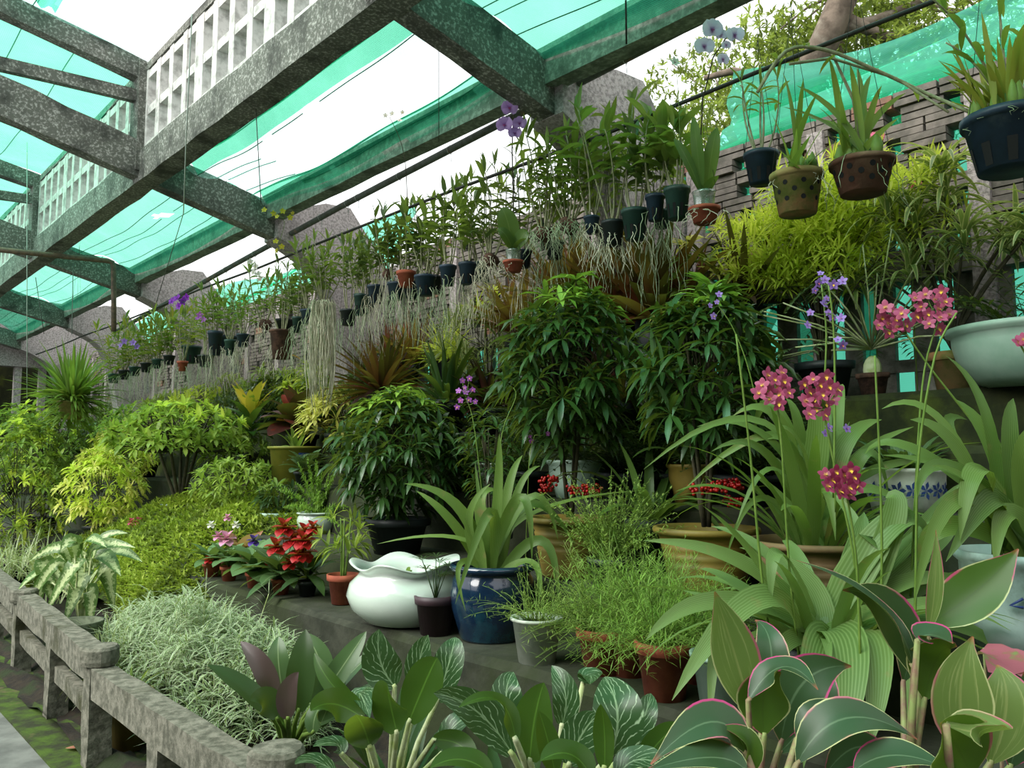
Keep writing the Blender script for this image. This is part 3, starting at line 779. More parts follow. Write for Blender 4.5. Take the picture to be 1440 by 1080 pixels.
# ------------------------------------------------------------------ the row of hanging orchids
HG = 'orchids hanging from the long iron rod'
def hung(px, py, w, h, kind, top, label, pm='plastic_navy', style='slot', X=3.4, cat='orchid', name='hanging_orchid', n=4, L=.1, W=.03, leafm='lf_orchid', dens=8, rt_=0, rl=.25, spread=.22, group=HG, rodz=None, low=.35):
    """px, py = middle of the pot rim in the photograph's frame, on the plane X"""
    c = PX(px, py, X); D = dep(c); r = w/2*D/F; hh = h*D/F; H = (py-top)*D/F
    base = c-V((0, 0, hh))
    o = thing(name, label, cat, base, group, R(0, 6))
    o.rotation_euler = (0, 0, 0)
    if pm:
        if style == 'clearcup':
            pot(o, r*.95, hh*.55, 'terracotta', 'flower')
            m = MB(); z = hh*.5; pr = [(r*.62, z), (r*.7, hh*1.05), (r*.78, hh*1.12), (r*.73, hh*1.1), (r*.6, z+.01)]; lathe(m, pr, 18); m.build('clear_cup', 'clear_plastic', o)
        else: pot(o, r, hh, pm, style)
    z = hh*.9
    if kind == 'dendro': canes(o, z, H, n, L, W, leafm, spread, dens, low=low)
    elif kind == 'broad':
        m = MB()
        for i in range(n):
            a = i*2.4+R(-.3, .3); q = R(.3, 1.0); leaf(m, V((0, 0, z)), V((cos(a)*q, sin(a)*q, 1)), L*R(.7, 1.1), W, R(.5, 1.3), .2, 7, 'oval', 2, 0, R(-.3, .3))
        m.build('foliage', leafm, o)
    elif kind == 'strap': strapclump(o, z, n, L, W, leafm, droop=1.2, spread=.8, nseg=6)
    if rt_: roots(o, z if not pm else hh*.3, rt_, rl, r*1.2, random.choice(['root', 'root_green']), spread=.9 if pm else .7)
    if pm: hangers(o, hh, r, (rodz or RODZ)-base.z, 3)
    else: hangers(o, z, r*.3, (rodz or RODZ)-base.z, 1)
    return o, hh, D

# the five large ones at right
o, hh, D = hung(1418, 165, 116, 78, None, 0, 'large dark slotted pot hanging at the right edge, thick bright leaves above', 'plastic_navy', X=3.3, group=None, rodz=3.9)
m = MB(); g = MB()
for i in range(46):
    a = R(0, 6.28); q = R(0, .12); b = V((q*cos(a), q*sin(a), hh*.9)); sp_ = R(.1, .9)
    leaf(m, b+V((0, 0, .03)), V((cos(a)*sp_, sin(a)*sp_, 1)), R(.18, .36), .027, R(.4, 1.5), .3, 6, 'strap', 2, 0, R(-.4, .4))
for i in range(18):
    a = R(0, 6.28); q = R(.02, .13); b = V((q*cos(a), q*sin(a), hh*.92)); pr = [(.006, 0), (.017, .03), (.019, .05), (.011, .085), (.003, .11)]
    lathe(g, pr, 8, 0, None, b)
m.build('foliage', 'lf_orchid_yel', o); g.build('pseudobulb', 'stem_green', o)
st = MB(); m = MB()
for tx, ty, td in ((1330, 60, 3.0), (1300, -10, 2.9), (1400, -30, 3.1)):
    e = PD(tx, ty, td)-o.location; P, T = bez(V((0, 0, hh)), V((e.x*.45, e.y*.45, hh+(e.z-hh)*.65)), e, 9); tube(st, P, .006, .003, 5)
    for k in range(2, 9):
        a = k*pi+R(-.5, .5); leaf(m, P[k], V((cos(a), sin(a), .7)), .17, .034, 1.2, .3, 6, 'lance', roll=R(-.3, .3))
st.build('cane', 'stem_cane', o); m.build('cane_leaves', 'lf_orchid', o)
roots(o, hh*.98, 30, .06, .14, 'root_green', .0013, 2.)

o, hh, D = hung(1212, 228, 84, 46, None, 60, 'brown terracotta pot with round holes hanging tilted, speckled yellowing leaves', 'terracotta_brown', 'holes', X=3.4, group=None, rodz=3.7, cat='orchid')
m = MB(); g = MB()
TT = [(1165, 78, 3.4), (1240, 120, 3.5), (1195, 90, 3.45), (1275, 130, 3.6), (1120, 120, 3.4), (1150, 150, 3.4), (1225, 105, 3.6), (1100, 150, 3.5), (1265, 165, 3.3), (1135, 165, 3.6), (1180, 130, 3.3), (1205, 95, 3.7)]
for i, (x, y, d) in enumerate(TT):
    e = PD(x, y, d)-o.location; b = V((R(-.06, .06), R(-.06, .06), hh*.95)); mid = V(((b.x+e.x*.7)/1.7, (b.y+e.y*.7)/1.7, b.z+(e.z-b.z)*.62))
    leafb(m, b, mid, e, .034, (V((-.7, -.6, .35))+rdir()*.5).normalized(), .3, 8, 'strap', 2)
for i in range(12):
    a = i*2.4; q = R(.02, .1); b = V((q*cos(a), q*sin(a), hh*.9)); pr = [(.01, 0), (.024, .03), (.026, .055), (.014, .09), (.003, .11)]; lathe(g, pr, 8, 0, None, b)
m.build('foliage', 'lf_orchid', o); g.build('pseudobulb', 'stem_green', o); roots(o, hh, 22, .2, .12, 'root_green', .002, 1.6)
st = MB(); m = MB()
pts = [(1065, 130, 3.4), (1105, 72, 3.4), (1160, 70, 3.4), (1235, 100, 3.4), (1300, 130, 3.35), (1362, 157, 3.2)]
P = []
Q = [PD(*p)-o.location for p in pts]
for i in range(len(Q)-1):
    for k in range(4):
        t = k/4; p0, p1, p2, p3 = Q[max(0, i-1)], Q[i], Q[i+1], Q[min(len(Q)-1, i+2)]
        P.append(.5*((2*p1)+(p2-p0)*t+(2*p0-5*p1+4*p2-p3)*t*t+(3*p1-p0-3*p2+p3)*t*t*t))
P.append(Q[-1]); tube(st, P, .008, .007, 6)
Q2 = [PD(*p)-o.location for p in ((1110, 90, 3.45), (1170, 82, 3.45), (1260, 110, 3.4), (1360, 175, 3.2))]
P2 = []
for i in range(3):
    for k in range(4): P2.append(Q2[i].lerp(Q2[i+1], k/4))
tube(st, P2, .007, .005, 5)
tube(st, [V((0, 0, hh)), PD(1200, 140, 3.5)-o.location, PD(1170, 75, 3.45)-o.location], .008, .006, 5)
for p in P[::3]:
    d = rdir(-.3, .8); leaf(m, p, d, .11, .03, 1.0, .3, 5, 'lance')
st.build('cane', 'stem_cane', o); m.build('cane_leaves', 'lf_orchid_yel', o)

o, hh, D = hung(1120, 245, 70, 58, None, 120, 'moss covered terracotta pot with round holes, pale roots over its rim', 'terracotta_moss', 'holes', X=3.3, group=None, rodz=3.6)
m = MB(); g = MB()
for i, (x, y, d) in enumerate([(1130, 110, 3.4), (1100, 100, 3.5), (1150, 130, 3.3), (1085, 160, 3.3), (1160, 175, 3.3), (1120, 180, 3.3), (1175, 200, 3.4), (1095, 210, 3.3), (1140, 190, 3.2)]):
    e = PD(x, y, d)-o.location; b = V((R(-.05, .05), R(-.05, .05), hh*.95)); mid = V(((b.x+e.x*.7)/1.7, (b.y+e.y*.7)/1.7, b.z+(e.z-b.z)*.65))
    leafb(m, b, mid, e, .03, (V((-.7, -.6, .35))+rdir()*.5).normalized(), .3, 8, 'strap', 2)
for i in range(9):
    a = i*2.4; q = R(.02, .08); b = V((q*cos(a)+.03, q*sin(a)-.02, hh*.9)); lathe(g, [(.01, 0), (.02, .03), (.022, .05), (.012, .08), (.003, .1)], 8, 0, None, b)
m.build('foliage', 'lf_orchid', o); g.build('pseudobulb', 'stem_green', o); roots(o, hh*1.02, 24, .18, .1, 'root', .0018, 1.5)

o, hh, D = hung(1070, 216, 46, 44, 'dendro', 78, 'small navy slotted pot with bare canes, left of the mossy holed pot', n=5, L=.12, W=.024, dens=4, X=3.4, group=None, low=.6, rodz=3.6)
o, hh, D = hung(990, 275, 44, 40, 'broad', 200, 'terracotta pot with clear cup and white and violet moth orchid spray above', 'terracotta', 'clearcup', X=3.4, n=3, L=.15, W=.07, leafm='lf_broad', group=None, rt_=14, rl=.1)
m = MB()
for (x, y, W_, bx) in ((1008, 180, .075, .02), (975, 165, .06, -.02), (948, 195, .05, -.02)):
    e = PD(x, y, D-.05)-o.location; b = V((bx, 0, hh)); leafb(m, b, (b+e)/2+V((-.03, -.02, .02)), e, W_, V((-.75, -.6, .1)), .15, 9, 'oval', 4)
m.build('broad_leaf', 'lf_broad', o)
st = MB(); P = [V((0, 0, hh))]+[PD(*q)-o.location for q in ((985, 200, 4.05), (988, 140, 4.0), (1003, 80, 3.95), (1022, 52, 3.9), (1030, 58, 3.85))]; tube(st, P, .004, .003, 5); st.build('flower_stalk', 'stem_dark', o)
for (x, y, s_) in ((1001, 42, .1), (990, 66, .095), (1033, 50, .085), (1016, 84, .06), (1021, 64, .045), (1014, 50, .055)):
    c = PD(x, y, 3.85)-o.location; flower(o, c, V((-.65, -.75, .0))+rdir()*.15, s_, 'pt_phal', 'phal', 'petal_lip_dark')

o, hh, D = hung(722, 355, 30, 28, 'broad', 300, 'clear cup in a small terracotta pot with one big upright leaf, mauve sprays above', 'terracotta', 'clearcup', X=3.4, n=3, L=.17, W=.08, leafm='lf_broad', group=None, rt_=10, rl=.1)
m = MB()
for (x, y, W_) in ((706, 292, .13), (742, 325, .09), (700, 322, .07)):
    e = PD(x, y, D-.08)-o.location; b = V((0, 0, hh)); leafb(m, b, (b+e)/2+V((-.02, -.03, .02)), e, W_, V((-.75, -.6, .1)), .15, 9, 'oval', 4)
m.build('broad_leaf', 'lf_broad', o)
st = MB(); tube(st, [V((0, 0, hh))]+[PD(*q)-o.location for q in ((722, 280, 5.1), (720, 210, 5.0), (722, 160, 4.95), (728, 135, 4.95))], .005, .003, 5); st.build('flower_stalk', 'stem_dark', o)
for (x, y, s_) in ((717, 152, .1), (734, 138, .07), (710, 176, .1), (731, 174, .09), (724, 188, .08), (729, 128, .03)):
    flower(o, PD(x, y, 4.9)-o.location, V((-.65, -.75, .0))+rdir()*.25, s_, 'pt_phal_mauve', 'phal', 'petal_lip_dark')

NV, GN, BK = 'plastic_navy', 'plastic_green', 'plastic_black'
rows = [  # px, rim y, w, h, top of leaves, pot, style, canes, leaf L, W, leaf material, roots, label
 (952, 265, 36, 44, 180, GN, 'slot', 5, .15, .05, 'lf_orchid', 6, 'dark green slotted pot just left of the clear cup with terracotta base'),
 (921, 275, 27, 36, 165, NV, 'slot', 4, .15, .05, 'lf_orchid', 4, 'navy pot between two dark green pots, broad leaves over it'),
 (893, 296, 38, 42, 185, GN, 'slot', 5, .14, .035, 'lf_orchid_dark', 12, 'squat dark green pot with long slots, yellow and brown leaf above'),
 (862, 312, 32, 34, 140, BK, 'slot', 5, .15, .036, 'lf_orchid', 24, 'black pot half hidden by pale spidery roots'),
 (832, 305, 22, 24, 150, NV, 'slot', 5, .15, .034, 'lf_orchid', 30, 'tallest leafy orchid of the row over a tiny navy pot and splayed roots'),
 (657, 370, 24, 30, 285, NV, 'slot', 4, .14, .036, 'lf_orchid', 4, 'navy pot with smooth sides left of the mauve moth orchid'),
 (630, 374, 24, 28, 275, NV, 'slot', 4, .13, .034, 'lf_orchid_dark', 4, 'navy pot touching the smooth navy pot on its left side'),
 (598, 388, 30, 28, 290, NV, 'slot', 5, .13, .036, 'lf_orchid', 10, 'wide navy pot lowest below the middle of the row'),
 (571, 382, 26, 22, 300, 'terracotta', 'flower', 3, .13, .05, 'lf_orchid_dark', 0, 'terracotta pot half hidden behind round dark leaves, mid row'),
 (557, 398, 24, 24, 320, NV, 'slot', 4, .12, .03, 'lf_orchid', 26, 'navy pot draped with pale arching roots, left of the wide navy pot'),
 (529, 402, 24, 25, 330, NV, 'slot', 4, .12, .03, 'lf_orchid_dark', 8, 'navy pot next left of the root draped one'),
 (507, 414, 18, 30, 345, GN, 'slot', 4, .11, .028, 'lf_orchid_dark', 6, 'narrow slate green pot, tall and slim, under thin leaves'),
 (490, 436, 23, 22, 335, BK, 'slot', 4, .12, .034, 'lf_orchid_dark', 4, 'black pot right of the long beard of roots'),
 (435, 436, 24, 20, 345, NV, 'slot', 5, .12, .03, 'lf_orchid', 6, 'navy pot left of the long beard of roots'),
 (419, 446, 16, 22, 380, GN, 'slot', 3, .1, .026, 'lf_orchid_dark', 10, 'green pot tucked behind the navy pot left of the root beard'),
 (342, 470, 18, 18, 400, NV, 'slot', 3, .11, .028, 'lf_orchid', 10, 'small navy pot right of the deep slate pot'),
 (324, 478, 16, 22, 405, GN, 'slot', 3, .11, .028, 'lf_orchid', 10, 'green pot wedged beside the deep slate pot'),
 (303, 466, 20, 34, 400, NV, 'slot', 5, .12, .03, 'lf_orchid', 8, 'deep slate pot hanging under dense yellow green leaves'),
 (290, 500, 22, 16, 425, BK, 'slot', 4, .12, .028, 'lf_orchid_yel', 12, 'low black tray pot just under the deep slate pot'),
 (257, 508, 14, 14, 430, 'terracotta', 'flower', 4, .12, .028, 'lf_orchid_yel', 10, 'tiny terracotta pot in the far part of the hanging row'),
]
for px, py, w_, h_, top, pm, sty, n_, L_, W_, lm, nr, lab in rows:
    far = px < 450
    hung(px, py, w_, h_, 'dendro', top, lab, pm, sty, n=n_+(3 if far else 0), L=L_*1.3, W=W_*(1.9 if not far else 1.7), leafm=lm, dens=9 if far else 8, rt_=max(nr, 22) if far else (nr+12 if px < 720 else nr), rl=.24 if px > 720 else R(.35, .6), spread=.3 if far else .24, low=.3 if far else .45)
# plants mounted bare, roots in the air
for px, py, w_, top, n_, nr, rl, lm, lab in [
 (800, 315, 36, 190, 8, 60, .16, 'lf_orchid', 'pot-less orchid clump with a ball of short roots, right of the mauve sprays'),
 (765, 325, 36, 200, 7, 60, .18, 'lf_orchid', 'pot-less orchid on a root ball, second from the mauve sprays'),
 (690, 365, 30, 245, 7, 50, .2, 'lf_orchid_dark', 'dark root ball orchid left of the upright big leaf'),
 (455, 425, 30, 335, 9, 0, 1., 'lf_orchid', 'pot-less orchid trailing a very long pale beard of roots'),
 (372, 455, 24, 375, 6, 30, .35, 'lf_orchid', 'bushy pot-less orchid right of the small far pots'),
 (545, 385, 22, 300, 5, 24, .5, 'lf_orchid_dark', 'dark round leaved orchid with thin long roots, mid row')]:
    o, hh, D = hung(px, py, w_, 10, 'dendro', top, lab, None, n=n_+1, L=.16, W=.045, leafm=lm, dens=10, rt_=nr, rl=rl, spread=.35, low=.25)
    if nr:
        m = MB()
        for k in range(3): ball(m, V((R(-.02, .02), R(-.02, .02), hh+R(-.02, .01))), w_/2*D/F*.6, 8)
        m.build('root_ball', 'brown_basket', o)
    else:
        roots(o, hh, 110, .98, .09, 'root', .0042, .35, .02, clump=.12); roots(o, hh, 30, .55, .1, 'root_green', .0028, .6, .03)
# roots below other pots
for px, yy in ((420, 480), (620, 400), (345, 500), (710, 405)):
    pass
o, hh, D = hung(397, 465, 34, 40, 'dendro', 370, 'shaggy brown hanging basket with a single orange leaf under it', 'brown_basket', 'cup', n=6, L=.13, W=.032, leafm='lf_orchid', rt_=16, rl=.3)
m = MB(); leaf(m, V((.05, -.02, .04)), V((.5, -.5, -.1)), .12, .07, .5, .3, 5, 'oval'); m.build('orange_leaf', 'pt_orange', o)
# far end of the row: a few that nothing tells apart
for k, px in enumerate((238, 222, 206, 190, 175, 160)):
    y = 500+(238-px)*.33
    hung(px, y, 16, 13, 'dendro', y-60, 'small hanging pot with narrow bright leaves at the far end of the orchid row', GN if k % 2 else BK, 'slot', n=9, L=.22, W=.055, leafm=['lf_mid', 'lf_orchid_yel'][k % 2], dens=9, rt_=24, rl=.5, group='far small pots at the end of the orchid row', spread=.4, low=.1)
# extra leafy ones that thicken the row behind the pots
k = 0
for px, top, lab in ((930, 175, 'tall leafy orchid behind the dark green slotted pots'), (780, 180, 'leafy orchid with many stems behind the two root balls'), (735, 215, 'narrow leaved orchid behind the mauve sprays'),
        (675, 250, 'leafy orchid hanging behind the two navy pots'), (610, 280, 'pale leafy orchid behind the wide navy pot'), (580, 290, 'round leaved orchid above the half hidden terracotta pot'), (515, 335, 'leafy orchid behind the narrow slate green pot'),
        (400, 400, 'narrow leaved orchid above the shaggy brown basket'), (320, 415, 'bushy bright orchid above the deep slate pot'), (270, 440, 'bright bushy orchid next to the violet flowers'), (850, 190, 'stout leafy orchid behind the black pot with roots')):
    y = 645-(px+320)*.288+12
    hung(px, y, 26, 24, 'dendro', top, lab, [GN, BK, NV][k % 3], 'slot', X=3.62, n=4 if px > 700 else 6, L=.17, W=.055, leafm=['lf_orchid', 'lf_mid', 'lf_orchid_dark'][k % 3], dens=9, rt_=24, rl=.5, group='leafy orchids in the rear of the hanging row', spread=.32, low=.2, rodz=3.55); k += 1

# flower sprays of the row, each on its stalk from a plant below
def spray(pts, D, fl, mat, size, lab, kind='spath', lip=None, cat='orchid flower', stalk='stem_green', r=.003, n_=None, group=None, name='orchid_spray', zface=None, hangz=None):
    P = [PD(x, y, D) for x, y in pts]; b = P[0]
    o = thing(name, lab, cat, b, group)
    m = MB(); Q = []
    for i in range(len(P)-1):
        for k in range(4):
            t = k/4; p0, p1, p2, p3 = P[max(0, i-1)], P[i], P[i+1], P[min(len(P)-1, i+2)]
            Q.append(.5*((2*p1)+(p2-p0)*t+(2*p0-5*p1+4*p2-p3)*t*t+(3*p1-p0-3*p2+p3)*t*t*t)-b)
    Q.append(P[-1]-b); tube(m, Q, r, r*.6, 5); m.build('stalk', stalk, o)
    for x, y, s_ in fl:
        p = PD(x, y, D+R(-.03, .03))-b; flower(o, p, V((-.7, -.7, .1))+rdir()*.5, s_*size, mat, kind, lip)
        m = MB(); q = min(Q, key=lambda v: (v-p).length); tube(m, [q, (q+p)/2+V((0, 0, -.005)), p], r*.4, r*.35, 3); m.build('pedicel', stalk, o)
    return o
spray([(392, 430), (388, 380), (392, 345), (400, 312), (385, 298)], 7.3, [(372, 296, 1), (385, 300, 1), (398, 297, 1), (408, 306, 1), (390, 305, .8), (412, 300, .8), (388, 340, 1), (396, 347, 1), (390, 353, 1)], 'pt_yellow', .055, 'yellow orchid spray under the second rafter end', lip='petal_gold')
spray([(375, 440), (366, 415), (360, 385), (358, 365)], 7.5, [(352, 368, 1), (360, 375, 1.2), (363, 386, 1.2), (357, 383, 1), (366, 393, 1)], 'pt_white', .06, 'white orchid spray below the yellow ones', lip='petal_gold')
spray([(285, 470), (275, 445), (262, 428), (248, 420)], 8.4, [(242, 424, 1), (250, 420, 1.2), (258, 424, 1.2), (263, 418, 1), (252, 431, 1)], 'pt_purple', .08, 'deep purple orchid spray at left, against the pale pier', lip='pt_purple')
spray([(290, 475), (287, 455), (283, 440)], 8.3, [(281, 443, 1), (287, 450, 1), (278, 448, .8)], 'pt_mauve', .07, 'small mauve orchid spray lower right of the deep purple one', lip='pt_mauve')
spray([(192, 500), (188, 485), (180, 470)], 9.6, [(175, 480, 1), (188, 482, 1.1), (193, 488, 1), (170, 486, .8)], 'pt_lilac', .08, 'pale violet orchid spray at the far end of the hanging row', lip='pt_lilac')
spray([(573, 290), (570, 230), (562, 195), (548, 165)], 5.6, [(542, 163, 1), (552, 160, 1), (562, 170, 1), (566, 158, .8)], 'pt_white', .04, 'faint white flower spray alone against the bright roof gap', lip='petal_gold', stalk='stem_dark')
spray([(957, 250), (955, 160), (952, 110), (948, 88)], 4.15, [(948, 88, 1.2)], 'pt_white', .05, 'single white star orchid with a violet throat under the trees', kind='star', lip='petal_lip_dark', r=.002)

# hanging fern basket far left
b = PX(100, 590, 2.45); D = dep(b)
o = thing('hanging_fern', 'big spiky leafed plant in a hanging basket at far left', 'hanging plant', b)
pot(o, .14, .2, 'terracotta_moss', 'cup'); m = MB()
for i in range(230):
    a = R(0, 6.28); q = R(.05, 1.5); d = V((cos(a)*sin(q), sin(a)*sin(q), cos(q)))
    leaf(m, V((cos(a)*.06, sin(a)*.06, .18+R(0, .1))), d, R(.35, .68), .034, R(.3, 1.0), .2, 5, 'strap', 2, 0, R(-.4, .4))
for i in range(160):
    a = R(0, 6.28); p = V((cos(a)*.13, sin(a)*.13, R(-.02, .25))); leaf(m, p, V((cos(a), sin(a), R(-.6, .2))), R(.12, .28), .03, 1., .2, 3, 'strap', 2, 0, R(-.4, .4))
m.build('foliage', ['lf_mid'], o); hangers(o, .2, .13, 4.0-b.z, 3)

# ------------------------------------------------------------------ terraces
def seat(px, X, z, label, cat, name, group=None):
    return thing(name, label, cat, ON(px, X, z), group)
def onlev(X):
    z = GZ
    for x, zz in LV:
        if X >= x: z = zz
    return z
# coralberry shrubs
def coral(px, X, label, pm, r, h, crown, rx, nros, berries=True, tiers=None, rim='banded'):
    z = onlev(X); o = seat(px, X, z, label, 'shrub', 'coralberry_shrub')
    if pm: pot(o, r, h, pm, rim)
    shrub(o, crown[0], crown[1], rx, h if pm else .02, int(nros*.85), 9, .155, .045, ['lf_ardisia', 'lf_ardisia_new'], droop=1.25, open_=1.2, top=.3, nst=4, stemr=.012)
    if berries:
        s_ = MB()
        for k in range(5):
            m = MB(); a = R(2.6, 5.6); c = V((cos(a)*.14, sin(a)*.14, h+R(.1, .2)))
            for q in range(24): ball(m, c+V((R(-.04, .04), R(-.04, .04), R(-.022, .022))), .0085, 5)
            tube(s_, [V((0, 0, h+.22)), c+V((0, 0, .01))], .003, .002, 4); m.build('berry_cluster', 'berry', o)
        s_.build('berry_stalk', 'stem_green', o)
    return o
coral(995, 3.08, 'coralberry shrub with red berries in the ochre pot right of centre', 'pot_yellow', .215, .3, (.62, 1.4), .31, 150)
coral(802, 3.08, 'tallest coralberry shrub, in the shaded ochre pot behind the blue jar', 'pot_yellow', .2, .3, (.62, 1.55), .37, 190)
coral(558, 3.0, 'wide dark coralberry shrub rising behind the white scalloped bowl', 'plastic_black', .2, .22, (.22, 1.05), .44, 230, False, rim='flower')
o = seat(690, 3.1, .95, 'slim dark green shrub between the two big coralberry shrubs', 'shrub', 'leafy_shrub'); pot(o, .12, .18, 'plastic_black')
shrub(o, .25, .95, .2, .16, 40, 8, .12, .03, 'lf_ardisia', droop=1.3)

# palm grass in the blue jar
BJ = PD(693, 935, 3.62); o = thing('palm_grass', 'pleated palm grass in the deep blue glazed jar', 'potted plant', ON(693, 2.6, .70))
pot(o, .2, .35, 'glaze_blue', 'jar', rb=.15)
DB = dep(o.location); m = MB(); b0 = PD(690, 825, DB)-o.location
for i, (x1, y1, x2, y2, w_, dd) in enumerate([(650, 720, 568, 680, .055, -.1), (655, 760, 530, 765, .03, 0), (700, 700, 702, 610, .05, .0), (725, 700, 760, 655, .04, .1), (640, 740, 585, 690, .05, .05),
        (680, 740, 668, 650, .03, .1), (690, 720, 640, 850, .05, -.25), (730, 700, 748, 790, .05, -.2), (745, 700, 785, 760, .04, .0), (740, 710, 810, 770, .05, .1), (735, 730, 900, 690, .03, .2), (760, 760, 785, 850, .05, -.15),
        (745, 790, 757, 850, .04, -.3), (675, 715, 700, 690, .06, .1), (712, 700, 735, 640, .05, .2), (650, 790, 655, 860, .03, -.2), (720, 740, 780, 700, .035, .25), (660, 740, 690, 680, .05, -.1), (700, 760, 670, 700, .05, .15)]):
    A = b0+V((R(-.06, .06), R(-.06, .06), 0)); B = PD(x1, y1, DB+dd*.5)-o.location; Cq = PD(x2, y2, DB+dd)-o.location
    leafb(m, A, B, Cq, w_*1.05, (V((-.6, -.6, .55))+rdir()*.35).normalized(), .22, 12, 'strap', 4)
m.build('foliage', ['lf_palmgrass_b'], o)
spray([(688, 820), (682, 740), (672, 640), (664, 585), (655, 560)], DB+.1, [(650, 535, 1), (660, 532, 1), (645, 550, 1), (655, 552, 1.1), (665, 548, 1), (648, 563, 1), (660, 562, 1.1), (668, 565, .9), (643, 572, 1), (654, 545, .8)], 'pt_mauve', .032, 'mauve orchid spike above the palm grass in the blue jar')
spray([(705, 820), (700, 700), (706, 610), (725, 560), (722, 545)], DB+.1, [], 'pt_mauve', .03, 'bare flower stalk leaning right above the blue jar')
spray([(738, 820), (742, 700), (745, 640), (752, 612)], DB+.2, [(747, 620, 1), (758, 608, .6), (770, 610, .9), (745, 614, .7)], 'pt_mauve', .03, 'few violet flowers on a thin stalk before the shaded ochre pot')

# white scalloped bowl
o = seat(574, 2.5, .70, 'glossy white round bowl with a scalloped rim on the first terrace', 'flower bowl', 'scalloped_bowl')
m = MB()
pr = [(.002, 0), (.13, 0), (.2, .02), (.265, .08), (.29, .145), (.275, .2), (.235, .232), (.215, .25), (.24, .275), (.262, .29), (.255, .296), (.225, .268), (.2, .245), (.2, .2), (.002, .18)]
def scal(r_, z_, a, i):
    k = max(0, min(1, (z_-.235)/.05)) if i >= 6 and i <= 11 else 0
    return r_*(1+.07*k*cos(5*a)), z_+.02*k*cos(5*a+.5)
pr = [(a*1.1, b*1.06) for a, b in pr]; lathe(m, pr, 96, 0, scal); m.build('bowl', 'pot_white', o)
s_ = MB(); lathe(s_, [(.001, .225), (.205, .222)], 20); s_.build('soil', 'soil', o)
m = MB()
for i in range(26):
    a = R(0, 6.28); leaf(m, V((cos(a)*R(0, .15), sin(a)*R(0, .15), .225)), V((cos(a), sin(a), .8)), R(.06, .12), .03, .9, .2, 4, 'ovate')
m.build('foliage', 'lf_mid', o)

o = seat(612, 2.44, .70, 'maroon plastic pot with a small dark fan palm, in front of the white bowl', 'potted plant', 'parlour_palm'); pot(o, .098, .19, 'pot_maroon')
m = MB()
for i in range(9):
    a = i*2.4; q = R(.15, .5); d = V((cos(a)*q, sin(a)*q, 1)).normalized(); L = R(.12, .22); e = V((0, 0, .16))+d*L
    tube(m, [V((0, 0, .16)), e], .003, .002, 4)
    for k in range(8):
        t = k/7*3.6-1.8; leaf(m, e, V((cos(a+t), sin(a+t), .5)), .08, .012, .7, .2, 3, 'lance')
m.build('foliage', 'lf_deep', o)
o = seat(482, 2.55, .70, 'terracotta pot with a leafy seedling, left of the white bowl', 'potted plant', 'leafy_plant'); pot(o, .09, .17, 'terracotta')
shrub(o, .25, .58, .15, .15, 13, 8, .12, .034, ['lf_mid2', 'lf_croton'], stem='stem_green', droop=.9, top=.6, nst=3, prof='lance')

# grey white plastic pot with hair grass, terracotta pots with wisps
def wisp(o, z, n, L, mat='lf_wisp', sp=.07, w=.0045, spread=.9, tw=8, droop=1.4, stub=.03):
    m = MB(); s_ = MB()
    for i in range(n):
        a = R(0, 6.28); q = spread*R(.1, 1.2); d = V((cos(a)*sin(q), sin(a)*sin(q), cos(q))); LL = L*R(.5, 1.1)
        P = [V((cos(a)*sp*R(0, 1), sin(a)*sp*R(0, 1), z))]; dd = d.copy()
        for k in range(6):
            P.append(P[-1]+dd*(LL/6)); dd = (dd+V((R(-.1, .1), R(-.1, .1), -droop/8))).normalized()
        tube(s_, P, .0016, .0008, 3)
        for k in range(tw):
            t = R(.25, 1)*6; j = min(5, int(t)); p = P[j].lerp(P[j+1], t-j); leaf(m, p, rdir(-.5, .9), R(.5, 1.2)*stub, w, .4, .1, 2, 'lance')
    m.build('foliage', mat, o); s_.build('stem', 'stem_green', o)
o = seat(755, 2.42, .70, 'dirty white plastic pot with wispy grass spilling left, beside the blue jar', 'potted plant', 'wispy_plant'); pot(o, .105, .19, 'pot_white_dirty', 'cup')
wisp(o, .17, 80, .26, sp=.08, tw=9)
for px, X, r, h, lab, L, n in ((848, 2.5, .1, .18, 'terracotta pot of hair-fine grass, nearest the dirty white pot', .34, 130), (885, 2.56, .09, .16, 'terracotta pot of hair-fine grass below the tall twiggy bush', .34, 130), (935, 2.42, .1, .2, 'terracotta pot showing below the fine green tangle, left of the pale bucket', .36, 150), (905, 2.72, .1, .2, 'hidden pot of bright hair-fine grass before the ochre pot', .4, 150), (985, 2.7, .1, .2, 'bright tuft of fine grass right under the ochre pot', .36, 120)):
    o = seat(px, X, .70, lab, 'potted plant', 'hair_grass'); pot(o, r, h, 'terracotta'); wisp(o, h*.85, int(n*1.4), L*(1.15 if px < 900 else .95), 'lf_fern' if px > 850 else 'lf_wisp', sp=r*.8, tw=16, stub=.05, w=.005, spread=1.15)
o = seat(858, 2.93, .95, 'airy twiggy bush with tiny leaves between the two ochre pots', 'shrub', 'twiggy_bush'); pot(o, .1, .14, 'plastic_black')
wisp(o, .12, 170, .42, 'lf_wisp', sp=.06, w=.014, spread=.8, tw=22, droop=.8, stub=.024)
o = seat(1022, 2.38, .70, 'pale green plastic bucket pot low behind the pink edged leaves', 'potted plant', 'hair_grass'); pot(o, .11, .21, 'pot_celadon', 'cup'); wisp(o, .18, 50, .22, 'lf_fern', sp=.08, tw=10)

